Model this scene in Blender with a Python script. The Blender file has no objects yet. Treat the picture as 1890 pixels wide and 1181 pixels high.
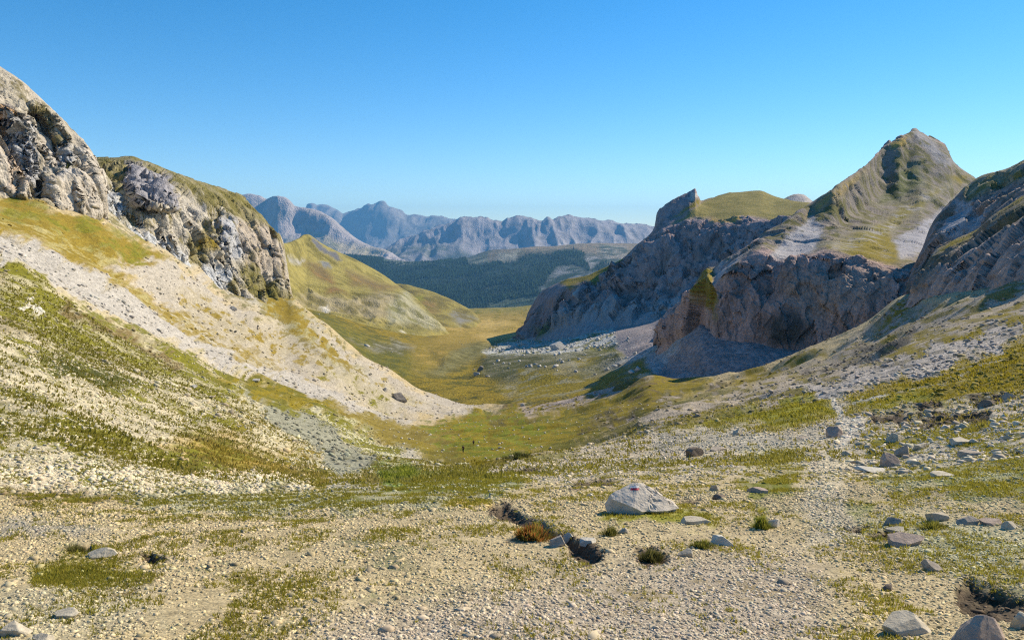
import bpy, math, random
import numpy as np
from mathutils import Vector
R = math.radians
SC = bpy.context.scene
COL = SC.collection

# ------------------------------------------------------------------ camera
F = 1428.0
PITCH = R(6.0)
cam_d = bpy.data.cameras.new('camera')
cam = bpy.data.objects.new('camera', cam_d)
COL.objects.link(cam)
cam_d.sensor_width = 36.0
cam_d.lens = 36.0 * F / 1890.0
cam_d.clip_start = 0.1
cam_d.clip_end = 80000
cam.rotation_euler = (R(90) - PITCH, 0, 0)
SC.camera = cam

# ------------------------------------------------------------------ light
SUN_EL, SUN_AZ = 33.5, 34.0          # azimuth: degrees from +x (right) towards +y (ahead)
w = bpy.data.worlds.new('World')
SC.world = w
w.use_nodes = True
nt = w.node_tree
nt.nodes.clear()
sky = nt.nodes.new('ShaderNodeTexSky')
sky.sky_type = 'NISHITA'
sky.sun_disc = False
sky.sun_elevation = R(SUN_EL)
sky.sun_rotation = R(90 - SUN_AZ)
sky.altitude = 2300
sky.air_density = 1.0
sky.dust_density = 0.2
sky.ozone_density = 1.2
bg = nt.nodes.new('ShaderNodeBackground')
bg.inputs[1].default_value = 0.115
out = nt.nodes.new('ShaderNodeOutputWorld')
hs = nt.nodes.new('ShaderNodeHueSaturation')
hs.inputs['Hue'].default_value = 0.497
hs.inputs['Saturation'].default_value = 1.45
hs.inputs['Value'].default_value = 1.0
nt.links.new(sky.outputs[0], hs.inputs['Color'])
nt.links.new(hs.outputs[0], bg.inputs[0])
nt.links.new(bg.outputs[0], out.inputs[0])
sd = bpy.data.lights.new('sun', 'SUN')
sd.energy = 5.0
sd.angle = R(0.5)
sd.color = (1.0, 0.875, 0.67)
sun = bpy.data.objects.new('sun', sd)
COL.objects.link(sun)
sdir = Vector((math.cos(R(SUN_EL)) * math.cos(R(SUN_AZ)), math.cos(R(SUN_EL)) * math.sin(R(SUN_AZ)), math.sin(R(SUN_EL))))
sun.rotation_euler = sdir.to_track_quat('Z', 'Y').to_euler()
SC.view_settings.view_transform = 'Standard'
SC.view_settings.look = 'None'
SC.view_settings.exposure = 0.60
SC.view_settings.gamma = 1.0
SC.cycles.max_bounces = 4
SC.cycles.diffuse_bounces = 2
SC.cycles.volume_bounces = 0
SC.render.use_persistent_data = False
SC.cycles.use_denoising = False
SC.cycles.pixel_filter_type = 'BLACKMAN_HARRIS'
SC.cycles.filter_width = 1.2

# ------------------------------------------------------------------ numpy helpers
cP, sP = math.cos(PITCH), math.sin(PITCH)


def to_world(u, v, d):
    x = (u - 945.0) / F
    yc = -(v - 590.5) / F
    dy = cP + yc * sP
    dz = -sP + yc * cP
    return np.stack([x / dy * d, d, dz / dy * d], -1)


def to_pix(P):
    x, y, z = P[..., 0], P[..., 1], P[..., 2]
    f = y * cP - z * sP
    up = y * sP + z * cP
    return 945 + F * x / f, 590.5 - F * up / f


def _hash(i, j, k, seed):
    h = (i * np.uint32(374761393) + j * np.uint32(668265263) + k * np.uint32(2147483647) + np.uint32(seed * 7919 + 13))
    h = (h ^ (h >> np.uint32(13))) * np.uint32(1274126177)
    h = (h ^ (h >> np.uint32(16))) * np.uint32(2246822519)
    h ^= h >> np.uint32(15)
    return h.astype(np.float32) * np.float32(1.0 / 4294967295.0)


def vnoise(P, seed=0):
    P = P.astype(np.float64)
    Pf = np.floor(P)
    f = (P - Pf).astype(np.float32)
    I = Pf.astype(np.int64).astype(np.uint32)
    w_ = f * f * f * (f * (f * 6 - 15) + 10)
    i, j, k = I[:, 0], I[:, 1], I[:, 2]
    one = np.uint32(1)
    r = 0
    for a in (0, 1):
        wx = w_[:, 0] if a else 1 - w_[:, 0]
        ia = i + one if a else i
        for b in (0, 1):
            wy = w_[:, 1] if b else 1 - w_[:, 1]
            jb = j + one if b else j
            for c in (0, 1):
                wz = w_[:, 2] if c else 1 - w_[:, 2]
                r = r + wx * wy * wz * _hash(ia, jb, (k + one if c else k), seed)
    return r * 2 - 1


def fbm(P, octs=5, lac=2.03, gain=0.5, seed=0, ridge=False, cut=None):
    tot, amp, s = 0, 1.0, 0.0
    Q = P.copy()
    for o in range(octs):
        n = vnoise(Q, seed + o * 17)
        if ridge:
            n = 1 - 2 * np.abs(n)
        if cut is not None:      # leave out waves finer than the mesh can carry
            n = n * (1 - sstep(.15, .42, cut * lac ** o))
        tot = tot + n * amp
        s += amp
        amp *= gain
        Q = Q * lac + 11.7
    return tot / s


def facets(P, seed=0, tilt=1.0):
    """angular blocks: every jittered cell is a tilted plane of its own"""
    P = P.astype(np.float64)
    C0 = np.floor(P)
    best = np.full(len(P), 1e9)
    val = np.zeros(len(P))
    for a in (-1, 0, 1):
        for b in (-1, 0, 1):
            for c in (-1, 0, 1):
                Q = C0 + (a, b, c)
                I = Q.astype(np.int64).astype(np.uint32)
                h = [_hash(I[:, 0], I[:, 1], I[:, 2], seed + s) for s in range(6)]
                D = P - Q - np.stack(h[:3], 1)
                dd = (D * D).sum(1)
                v = (h[3] - .5) + tilt * (D[:, 0] * (h[4] - .5) + D[:, 1] * (h[5] - .5) + D[:, 2] * (h[3] - .5)) * 1.6
                m = dd < best
                best[m] = dd[m]
                val[m] = v[m]
    return val * 1.4


def dmap(d):
    """stretch the distances beyond the brow"""
    return d * (1 + .42 * sstep(math.log(50), math.log(170), np.log(d)))


def pchip(x, Y, xi):
    """monotone cubic through (x, Y[k]) at xi; Y shape (n, m)"""
    x = np.asarray(x, float)
    h = np.diff(x)[:, None]
    dl = np.diff(Y, axis=0) / h
    m = np.zeros_like(Y)
    if len(x) > 2:
        w1 = 2 * h[1:] + h[:-1]
        w2 = h[1:] + 2 * h[:-1]
        ok = dl[:-1] * dl[1:] > 0
        with np.errstate(all='ignore'):
            mm = (w1 + w2) / (w1 / dl[:-1] + w2 / dl[1:])
        m[1:-1] = np.where(ok, mm, 0)
    m[0] = dl[0]
    m[-1] = dl[-1]
    idx = np.clip(np.searchsorted(x, xi, side='right') - 1, 0, len(x) - 2)
    t = ((xi - x[idx]) / (x[idx + 1] - x[idx]))[:, None]
    hh = (x[idx + 1] - x[idx])[:, None]
    return ((2 * t**3 - 3 * t**2 + 1) * Y[idx] + (t**3 - 2 * t**2 + t) * hh * m[idx]
            + (-2 * t**3 + 3 * t**2) * Y[idx + 1] + (t**3 - t**2) * hh * m[idx + 1])


def sstep(a, b, x):
    t = np.clip((x - a) / (b - a), 0, 1)
    return t * t * (3 - 2 * t)


def poly_sd(u, v, poly):
    """signed distance, negative inside"""
    p = np.array(poly, float)
    q = np.roll(p, -1, 0)
    dmin = np.full(u.shape, 1e18)
    ins = np.zeros(u.shape, bool)
    for (x1, y1), (x2, y2) in zip(p, q):
        ex, ey = x2 - x1, y2 - y1
        t = np.clip(((u - x1) * ex + (v - y1) * ey) / (ex * ex + ey * ey + 1e-9), 0, 1)
        dx, dy = u - (x1 + t * ex), v - (y1 + t * ey)
        dmin = np.minimum(dmin, dx * dx + dy * dy)
        c = ((y1 > v) != (y2 > v)) & (u < (x2 - x1) * (v - y1) / (y2 - y1 + 1e-12) + x1)
        ins ^= c
    d = np.sqrt(dmin)
    return np.where(ins, -d, d)


def poly_w(u, v, poly, soft):
    p = np.array(poly, float)
    wgt = np.zeros(u.shape)
    s = soft * 2 + 2
    m = (u > p[:, 0].min() - s) & (u < p[:, 0].max() + s) & (v > p[:, 1].min() - s) & (v < p[:, 1].max() + s)
    if m.any():
        wgt[m] = 1 - sstep(-soft, soft, poly_sd(u[m], v[m], poly))
    return wgt


# ------------------------------------------------------------------ materials
def link(nt, a, b):
    nt.links.new(a, b)


def math_n(nt, op, a, b=None, c=None, clamp=False):
    n = nt.nodes.new('ShaderNodeMath')
    n.operation = op
    n.use_clamp = clamp
    for i, s in enumerate((a, b, c)):
        if s is None:
            continue
        if isinstance(s, (int, float)):
            n.inputs[i].default_value = s
        else:
            nt.links.new(s, n.inputs[i])
    return n.outputs[0]


def terrain_mat(name, size, speck=0.5, bump=0.6, sharp=9.0, stretch=(1, 1, 1), speck_size=None, rot=None):
    """ground whose two covers (attributes cover_a, cover_b) are mixed in ragged patches by fractal noise"""
    m = bpy.data.materials.new(name)
    m.use_nodes = True
    nt = m.node_tree
    N = nt.nodes
    N.clear()
    out = N.new('ShaderNodeOutputMaterial')
    bs = N.new('ShaderNodeBsdfPrincipled')
    bs.inputs['Roughness'].default_value = 0.95
    bs.inputs['Specular IOR Level'].default_value = 0.1
    link(nt, bs.outputs[0], out.inputs[0])
    a = N.new('ShaderNodeAttribute'); a.attribute_name = 'cover_a'
    b = N.new('ShaderNodeAttribute'); b.attribute_name = 'cover_b'
    x = N.new('ShaderNodeAttribute'); x.attribute_name = 'mix_b'
    g = N.new('ShaderNodeNewGeometry')
    mp = N.new('ShaderNodeMapping')
    mp.inputs['Scale'].default_value = stretch
    if rot:
        mp.inputs['Rotation'].default_value = rot
    link(nt, g.outputs['Position'], mp.inputs['Vector'])
    n1 = N.new('ShaderNodeTexNoise')
    n1.inputs['Scale'].default_value = 1.0 / size
    n1.inputs['Detail'].default_value = 9
    n1.inputs['Roughness'].default_value = 0.68
    link(nt, mp.outputs[0], n1.inputs['Vector'])
    n2 = N.new('ShaderNodeTexNoise')
    n2.inputs['Scale'].default_value = 3.3 / size
    n2.inputs['Detail'].default_value = 10
    n2.inputs['Roughness'].default_value = 0.75
    link(nt, mp.outputs[0], n2.inputs['Vector'])
    # fac = clamp((mix - (n1-0.5)*1.9 - 0.5)*sharp + 0.5)
    t = math_n(nt, 'MULTIPLY_ADD', n1.outputs[0], 2.4, -0.7)
    t = math_n(nt, 'SUBTRACT', x.outputs['Fac'], t)
    t = math_n(nt, 'MULTIPLY_ADD', t, sharp, 0.5, clamp=True)
    mx = N.new('ShaderNodeMix'); mx.data_type = 'RGBA'
    link(nt, t, mx.inputs['Factor'])
    link(nt, a.outputs['Color'], mx.inputs['A'])
    link(nt, b.outputs['Color'], mx.inputs['B'])
    vo = N.new('ShaderNodeTexVoronoi')
    vo.inputs['Scale'].default_value = 1.0 / (speck_size or size * 0.06)
    vo.inputs['Randomness'].default_value = 1.0
    link(nt, g.outputs['Position'], vo.inputs['Vector'])
    sp = N.new('ShaderNodeSeparateColor')
    link(nt, vo.outputs['Color'], sp.inputs[0])
    s1 = math_n(nt, 'MULTIPLY_ADD', sp.outputs[0], speck, 1 - speck * 0.5)
    s2 = math_n(nt, 'MULTIPLY_ADD', n2.outputs[0], 1.5, 0.25)
    s = math_n(nt, 'MULTIPLY', s1, s2)
    vm = N.new('ShaderNodeVectorMath'); vm.operation = 'SCALE'
    link(nt, mx.outputs['Result'], vm.inputs[0])
    link(nt, s, vm.inputs['Scale'])
    link(nt, vm.outputs[0], bs.inputs['Base Color'])
    bp = N.new('ShaderNodeBump')
    bp.inputs['Strength'].default_value = bump
    bp.inputs['Distance'].default_value = size * 0.06
    hh = math_n(nt, 'MULTIPLY_ADD', vo.outputs['Distance'], -0.6, n2.outputs[0])
    link(nt, hh, bp.inputs['Height'])
    link(nt, bp.outputs[0], bs.inputs['Normal'])
    return m


def rock_mat(name, col, size=0.1, var=0.6, moss=None):
    m = bpy.data.materials.new(name)
    m.use_nodes = True
    nt = m.node_tree
    N = nt.nodes
    bs = N['Principled BSDF']
    bs.inputs['Roughness'].default_value = 0.9
    bs.inputs['Specular IOR Level'].default_value = 0.15
    g = N.new('ShaderNodeTexCoord')
    n = N.new('ShaderNodeTexNoise')
    n.inputs['Scale'].default_value = 1 / size
    n.inputs['Detail'].default_value = 10
    n.inputs['Roughness'].default_value = 0.7
    link(nt, g.outputs['Object'], n.inputs['Vector'])
    r = N.new('ShaderNodeValToRGB')
    r.color_ramp.elements[0].position = 0.3
    r.color_ramp.elements[0].color = tuple(c * (1 - var) for c in col) + (1,)
    r.color_ramp.elements[1].position = 0.62
    r.color_ramp.elements[1].color = tuple(min(1, c * 1.1) for c in col) + (1,)
    link(nt, n.outputs[0], r.inputs[0])
    res = r.outputs[0]
    if moss:
        n3 = N.new('ShaderNodeTexNoise')
        n3.inputs['Scale'].default_value = 0.5 / size
        n3.inputs['Detail'].default_value = 8
        link(nt, g.outputs['Object'], n3.inputs['Vector'])
        f = math_n(nt, 'MULTIPLY_ADD', n3.outputs[0], 9, -4.6, clamp=True)
        mm = N.new('ShaderNodeMix'); mm.data_type = 'RGBA'
        link(nt, f, mm.inputs['Factor'])
        link(nt, res, mm.inputs['A'])
        mm.inputs['B'].default_value = tuple(moss) + (1,)
        res = mm.outputs['Result']
    link(nt, res, bs.inputs['Base Color'])
    bp = N.new('ShaderNodeBump')
    bp.inputs['Strength'].default_value = 0.7
    bp.inputs['Distance'].default_value = size * 0.25
    link(nt, n.outputs[0], bp.inputs['Height'])
    link(nt, bp.outputs[0], bs.inputs['Normal'])
    return m


def var_mat(name, attr='tint', rough=0.9, trans=0.0):
    """colour comes from a per-stone / per-blade colour attribute"""
    m = bpy.data.materials.new(name)
    m.use_nodes = True
    nt = m.node_tree
    bs = nt.nodes['Principled BSDF']
    bs.inputs['Roughness'].default_value = rough
    bs.inputs['Specular IOR Level'].default_value = 0.1
    a = nt.nodes.new('ShaderNodeAttribute')
    a.attribute_name = attr
    g = nt.nodes.new('ShaderNodeNewGeometry')
    n = nt.nodes.new('ShaderNodeTexNoise')
    n.inputs['Scale'].default_value = 40
    n.inputs['Detail'].default_value = 4
    link(nt, g.outputs['Position'], n.inputs['Vector'])
    s = math_n(nt, 'MULTIPLY_ADD', n.outputs[0], 0.8, 0.6)
    vm = nt.nodes.new('ShaderNodeVectorMath'); vm.operation = 'SCALE'
    link(nt, a.outputs['Color'], vm.inputs[0])
    link(nt, s, vm.inputs['Scale'])
    link(nt, vm.outputs[0], bs.inputs['Base Color'])
    return m


def turf_mat(name):
    m = bpy.data.materials.new(name)
    m.use_nodes = True
    nt = m.node_tree
    nt.nodes.clear()
    out = nt.nodes.new('ShaderNodeOutputMaterial')
    a = nt.nodes.new('ShaderNodeAttribute'); a.attribute_name = 'tint'
    d = nt.nodes.new('ShaderNodeBsdfDiffuse')
    t = nt.nodes.new('ShaderNodeBsdfTranslucent')
    mx = nt.nodes.new('ShaderNodeMixShader')
    mx.inputs[0].default_value = .5
    link(nt, a.outputs['Color'], d.inputs[0])
    link(nt, a.outputs['Color'], t.inputs[0])
    link(nt, d.outputs[0], mx.inputs[1])
    link(nt, t.outputs[0], mx.inputs[2])
    link(nt, mx.outputs[0], out.inputs[0])
    return m


def plain(name, col, rough=0.8):
    m = bpy.data.materials.new(name)
    m.use_nodes = True
    nt = m.node_tree
    bs = nt.nodes['Principled BSDF']
    bs.inputs['Roughness'].default_value = rough
    n = nt.nodes.new('ShaderNodeTexNoise')
    n.inputs['Scale'].default_value = 30
    n.inputs['Detail'].default_value = 6
    r = nt.nodes.new('ShaderNodeValToRGB')
    r.color_ramp.elements[0].position = 0.3
    r.color_ramp.elements[1].position = 0.7
    r.color_ramp.elements[0].color = tuple(c * 0.75 for c in col) + (1,)
    r.color_ramp.elements[1].color = tuple(col) + (1,)
    link(nt, n.outputs[0], r.inputs[0])
    link(nt, r.outputs[0], bs.inputs['Base Color'])
    return m


# ------------------------------------------------------------------ mesh helpers
def mesh_obj(name, verts, faces, mat, attrs=None, parent=None, smooth=True, face_sizes=None):
    """verts (n,3); faces (m,k) int array"""
    me = bpy.data.meshes.new(name)
    verts = np.ascontiguousarray(verts, np.float32)
    faces = np.ascontiguousarray(faces, np.int32)
    nf, k = faces.shape
    me.vertices.add(len(verts))
    me.vertices.foreach_set('co', verts.ravel())
    me.loops.add(nf * k)
    me.loops.foreach_set('vertex_index', faces.ravel())
    me.polygons.add(nf)
    me.polygons.foreach_set('loop_start', np.arange(0, nf * k, k, dtype=np.int32))
    if smooth:
        me.polygons.foreach_set('use_smooth', np.ones(nf, bool))
    me.update(calc_edges=True)
    for an, arr in (attrs or {}).items():
        if arr.ndim == 2:
            at = me.attributes.new(an, 'FLOAT_COLOR', 'POINT')
            rgba = np.ones((len(verts), 4), np.float32)
            rgba[:, :3] = arr
            at.data.foreach_set('color', rgba.ravel())
        else:
            at = me.attributes.new(an, 'FLOAT', 'POINT')
            at.data.foreach_set('value', arr.astype(np.float32))
    if mat:
        me.materials.append(mat)
    o = bpy.data.objects.new(name, me)
    COL.objects.link(o)
    if parent:
        o.parent = parent
    return o


def grid_faces(nr, nc):
    i = np.arange(nr - 1)[:, None] * nc + np.arange(nc - 1)[None]
    i = i.ravel()
    return np.stack([i, i + 1, i + nc + 1, i + nc], 1)


# colours (albedo)
SCREE = (.40, .372, .328)
WSCREE = (.39, .352, .292)
GRAV = (.45, .355, .19)
PALE = (.47, .415, .285)
GOLD = (.225, .165, .026)
GREENGOLD = (.205, .160, .014)
GREEN = (.165, .155, .018)
BRIGHT = (.215, .205, .025)
DKGREEN = (.060, .066, .018)
OCHRE = (.36, .25, .06)
ROCK = (.33, .305, .27)
GREYROCK = (.27, .27, .28)
PINK = (.34, .265, .22)
MAUVE = (.36, .30, .26)
DIRT = (.12, .09, .06)
BROWN = (.17, .125, .05)
OLIVEROCK = (.22, .20, .13)
FOREST = (.016, .030, .016)

SHEETS = {}


class Sheet:
    """a landform: columns over u, each with the same number of (v, distance) knots"""

    def __init__(self, cols, du=1.75, dv=1.75, lo=-30, hi=1920, coarse=14):
        us = sorted(cols)
        K = len(cols[us[0]])
        for q in us:
            assert len(cols[q]) == K, (q, len(cols[q]), K)
        V = np.array([[p[0] for p in cols[q]] for q in us], float)
        D = np.log(dmap(np.array([[p[1] for p in cols[q]] for q in us], float)))
        ug = []
        u = us[0]
        while u < us[-1]:
            ug.append(u)
            u += du if lo <= u <= hi else coarse
        ug.append(us[-1])
        ug = np.array(ug, float)
        Vu, Du = pchip(us, V, ug), pchip(us, D, ug)
        vis = (ug >= lo) & (ug <= hi)
        if not vis.any():
            vis[:] = True
        ts = [0.0]
        for k in range(K - 1):
            span = np.percentile(np.abs(Vu[vis, k + 1] - Vu[vis, k]), 80)
            rt = np.abs(Du[vis, k + 1] - Du[vis, k]).max()
            n = int(np.clip(max(span / dv, 105 * rt if 0 < k < K - 2 else 0), 3, 400))
            ts += list(k + (np.arange(n) + 1) / n)
        ts = np.array(ts)
        self.v = pchip(np.arange(K), Vu.T.copy(), ts)      # rows, cols
        self.d = np.exp(pchip(np.arange(K), Du.T.copy(), ts))
        self.u = np.repeat(ug[None], len(ts), 0)
        self.t = np.repeat(ts[:, None], len(ug), 1)
        self.nr, self.nc = self.v.shape
        self.u, self.v, self.d, self.t = (a.ravel() for a in (self.u, self.v, self.d, self.t))
        self.P = to_world(self.u, self.v, self.d)
        n = len(self.u)
        self.A = np.tile(np.array(GRAV), (n, 1))
        self.B = np.tile(np.array(GREEN), (n, 1))
        self.m = np.full(n, .3)

    def normals(self):
        G = self.P.reshape(self.nr, self.nc, 3)
        a = np.gradient(G, axis=0)
        b = np.gradient(G, axis=1)
        n = np.cross(b, a)
        n /= np.linalg.norm(n, axis=2, keepdims=True) + 1e-12
        c = slice(self.nr // 6, -self.nr // 6)
        if np.median((n * G).sum(2)[c]) > 0:
            n = -n
        return n.reshape(-1, 3)

    def base(self, A, B, m):
        self.A[:] = A
        self.B[:] = B
        self.m[:] = m
        return self

    def paint(self, ops, warp=6.0, wl=30.0):
        q = np.stack([self.u / wl, self.v / wl * 2, np.zeros_like(self.u)], 1)
        wu = self.u + warp * (fbm(q, 3, seed=5) + .45 * fbm(q * 5, 3, seed=6))
        wv = self.v + warp * .75 * (fbm(q, 3, seed=9) + .45 * fbm(q * 5, 3, seed=7))
        for poly, A, B, m, soft in ops:
            wgt = poly_w(wu, wv, poly, soft)[:, None]
            if A is not None:
                self.A = self.A * (1 - wgt) + np.array(A) * wgt
            if B is not None:
                self.B = self.B * (1 - wgt) + np.array(B) * wgt
            if m is not None:
                self.m = self.m * (1 - wgt[:, 0]) + m * wgt[:, 0]
        return self

    def ridge_depth(self, ops):
        """pull (negative) or push the surface along the line of sight inside shapes, as real relief in metres"""
        for poly, dd, soft in ops:
            wgt = poly_w(self.u, self.v, poly, soft)
            self.d = self.d + dd * wgt
        self.P = to_world(self.u, self.v, self.d)
        return self

    def spacing(self, axis=0):
        G = self.P.reshape(self.nr, self.nc, 3)
        return np.linalg.norm(np.gradient(G, axis=axis), axis=2).ravel()

    def displace(self, amp, L, octs=6, gain=.5, scale=(1, 1, 1), ridge=False, seed=0, warp=0.0, along=None):
        """amp scalar or array, metres; L base wavelength, metres"""
        Q = self.P * np.array(scale) / L
        if warp:
            Q = Q + warp * np.stack([fbm(Q * .7, 2, seed=seed + 3), fbm(Q * .7 + 9, 2, seed=seed + 4), fbm(Q * .7 + 5, 2, seed=seed + 6)], 1)
        h = fbm(Q, octs, gain=gain, ridge=ridge, seed=seed, cut=self.spacing() / L)
        nrm = self.normals() if along is None else np.array(along)
        self.P = self.P + nrm * (np.asarray(amp) * h)[:, None]
        return self

    def blocks(self, amp, L, scale=(1, 1, 1), seed=0, warp=.16, tilt=1.0):
        Q = self.P * np.array(scale) / L
        Q = Q + warp * np.stack([fbm(Q * 1.3, 3, seed=seed + 3), fbm(Q * 1.3 + 9, 3, seed=seed + 4), fbm(Q * 1.3 + 5, 3, seed=seed + 6)], 1)
        amp = np.asarray(amp) * (1 - sstep(.15, .5, np.maximum(self.spacing(), self.spacing(1)) / L))
        self.P = self.P + self.normals() * (amp * facets(Q, seed, tilt))[:, None]
        return self

    def build(self, name, mat):
        o = mesh_obj(name, self.P, grid_faces(self.nr, self.nc), mat,
                     {'cover_a': self.A, 'cover_b': self.B, 'mix_b': self.m})
        o['kind'] = 'structure'
        SHEETS[name] = self
        return o


def curve(pts, q):
    x = [p[0] for p in pts]
    return np.interp(q, x, [p[1] for p in pts])


def tab(keys, *rows):
    """rows: each a list of (u, v, d) polylines -> columns at keys"""
    c = {}
    for q in keys:
        c[q] = [(float(np.interp(q, [p[0] for p in r], [p[1] for p in r])),
                 float(np.interp(q, [p[0] for p in r], [p[2] for p in r]))) for r in rows]
    return c

# ================================================================== NEAR GROUND: pass, left slope, valley head, right slope
T = {
 -700: [(1480,2.3),(1165,4.4),(1035,6.5),(940,9.5),(890,11.5),(830,13.5),(650,19),(480,32),(280,62),(160,90),(60,120),(120,200)],
 -300: [(1480,2.3),(1170,4.4),(1042,6.5),(955,9.5),(915,11.5),(875,13.5),(725,20),(570,36),(380,80),(300,108),(215,140),(240,200)],
 0:    [(1480,2.3),(1181,4.4),(1050,6.5),(965,9.5),(932,12),(905,14.5),(775,22),(640,40),(487,100),(428,130),(365,168),(330,230)],
 150:  [(1480,2.3),(1181,4.4),(1050,6.5),(965,9.5),(934,12),(911,14.8),(802,23),(700,43),(572,106),(485,150),(388,192),(350,250)],
 300:  [(1480,2.3),(1181,4.4),(1050,6.5),(966,9.5),(936,12.3),(914,15.5),(842,25),(760,48),(642,122),(560,180),(470,226),(440,290)],
 450:  [(1480,2.3),(1181,4.4),(1050,6.5),(965,9.5),(932,13),(909,17),(866,28),(806,55),(704,142),(646,208),(545,272),(520,350)],
 535:  [(1480,2.3),(1181,4.4),(1050,6.5),(963,9.5),(928,13.5),(903,19),(875,32),(834,62),(731,156),(690,228),(548,312),(640,400)],
 570:  [(1480,2.3),(1181,4.4),(1050,6.5),(962,9.5),(922,14),(890,23),(870,36),(838,68),(742,163),(697,233),(577,307),(680,380)],
 610:  [(1480,2.3),(1181,4.4),(1050,6.5),(960,9.5),(912,15),(878,28),(867,42),(840,76),(755,172),(708,242),(609,310),(700,380)],
 650:  [(1480,2.3),(1181,4.4),(1050,6.5),(958,9.5),(905,16),(872,36),(862,54),(836,90),(769,184),(721,256),(640,313),(720,380)],
 700:  [(1480,2.3),(1181,4.4),(1050,6.5),(957,9.5),(900,17),(868,42),(860,62),(832,108),(781,200),(742,268),(674,319),(750,390)],
 760:  [(1480,2.3),(1181,4.4),(1050,6.5),(957,9.5),(896,18),(865,45),(860,68),(828,128),(790,214),(758,282),(709,327),(770,395)],
 820:  [(1480,2.3),(1181,4.4),(1050,6.5),(956,9.5),(893,18),(862,46),(863,74),(834,138),(797,214),(768,288),(736,341),(780,410)],
 885:  [(1480,2.3),(1181,4.4),(1050,6.5),(955,9.5),(893,18),(856,48),(857,80),(829,148),(797,215),(769,298),(749,358),(765,430)],
 950:  [(1480,2.3),(1181,4.4),(1050,6.5),(955,9.5),(892,18),(845,50),(848,80),(822,148),(792,215),(766,288),(747,340),(765,420)],
 1050: [(1480,2.3),(1181,4.4),(1050,6.5),(953,9.5),(890,18),(834,52),(836,78),(812,130),(785,200),(758,268),(737,330),(760,420)],
 1150: [(1480,2.3),(1181,4.4),(1050,6.5),(951,9.5),(885,18),(817,55),(815,76),(795,112),(768,172),(742,250),(714,320),(740,420)],
 1200: [(1480,2.3),(1181,4.4),(1050,6.5),(950,9.5),(880,18.5),(803,56),(796,72),(778,100),(752,160),(725,235),(693,312),(720,400)],
 1250: [(1480,2.3),(1181,4.4),(1052,6.5),(948,9.6),(875,19),(797,50),(787,66),(768,95),(748,150),(727,222),(702,300),(745,400)],
 1320: [(1480,2.3),(1181,4.4),(1055,6.5),(946,9.7),(868,19),(797,44),(780,62),(762,90),(742,140),(721,212),(696,286),(750,380)],
 1390: [(1480,2.3),(1181,4.4),(1057,6.5),(944,9.8),(862,19.5),(795,40),(768,60),(750,88),(729,136),(706,205),(683,270),(740,360)],
 1450: [(1480,2.3),(1181,4.4),(1058,6.5),(941,9.9),(856,20),(790,38),(758,58),(738,86),(714,132),(688,198),(660,258),(720,350)],
 1500: [(1480,2.3),(1181,4.4),(1058,6.5),(938,10),(852,20),(784,37),(750,57),(728,85),(702,130),(672,190),(640,250),(700,340)],
 1600: [(1480,2.3),(1181,4.4),(1055,6.5),(930,10),(845,19.5),(774,34),(733,54),(706,80),(674,120),(637,178),(598,237),(660,330)],
 1680: [(1480,2.3),(1181,4.4),(1050,6.5),(922,10),(838,19),(768,32),(722,50),(690,74),(652,110),(606,160),(549,226),(610,300)],
 1740: [(1480,2.3),(1178,4.4),(1047,6.5),(915,10),(832,18.5),(765,30),(714,46),(680,68),(640,102),(595,140),(548,180),(560,260)],
 1800: [(1480,2.3),(1175,4.4),(1043,6.5),(910,10),(825,18),(762,28),(708,42),(672,62),(630,94),(585,128),(535,165),(530,240)],
 1890: [(1480,2.3),(1170,4.4),(1038,6.5),(900,10),(815,17),(755,25),(700,37),(660,54),(615,82),(570,115),(512,150),(500,220)],
 2200: [(1480,2.3),(1150,4.4),(1005,6.4),(860,9.6),(770,15),(690,21),(610,30),(550,44),(490,65),(420,90),(340,120),(300,180)],
 2600: [(1480,2.3),(1130,4.3),(970,6.2),(810,9),(700,13),(600,18),(500,25),(420,36),(340,52),(260,72),(160,96),(100,150)],
}
g = Sheet(T, du=1.6, dv=1.6)
CHANNEL = [(903,938),(925,930),(948,944),(985,962),(1010,972),(1045,985),(1075,1002),(1088,1012),(1112,1022),(1108,1032),(1078,1036),(1050,1020),(1052,1002),(1020,990),(985,975),(950,968),(920,955)]
HOLLOW = [(1765,1080),(1790,1068),(1815,1078),(1850,1085),(1895,1100),(1960,1120),(1960,1160),(1880,1150),(1850,1146),(1800,1140),(1775,1125),(1765,1100)]
HOLE3 = [(1175,1018),(1200,1012),(1235,1020),(1232,1036),(1195,1046),(1178,1036)]
LEDGES = [[(1060,893),(1110,886),(1140,890),(1120,897),(1070,899)], [(1255,925),(1290,922),(1280,930)], [(930,868),(1000,862),(985,870)],
          [(1600,985),(1640,975),(1650,992),(1610,1000)], [(1560,975),(1600,970),(1590,982)], [(1690,770),(1760,765),(1830,770),(1820,780),(1700,780)],
          [(1690,745),(1730,742),(1735,752),(1700,755)], [(1610,770),(1680,768),(1672,778),(1615,780)], [(1790,742),(1850,735),(1852,746),(1800,752)],
          [(640,745),(641,744),(640,743)], [(120,1012),(170,1010),(180,1022),(130,1026)], [(265,1022),(300,1030),(290,1040),(262,1034)]]
# broad relief first
g.displace(0.0045 * np.maximum(g.d, 3) * sstep(2, 8, g.d), 1.0 * 14, octs=4, seed=21)
far = sstep(16, 60, g.d)
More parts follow.
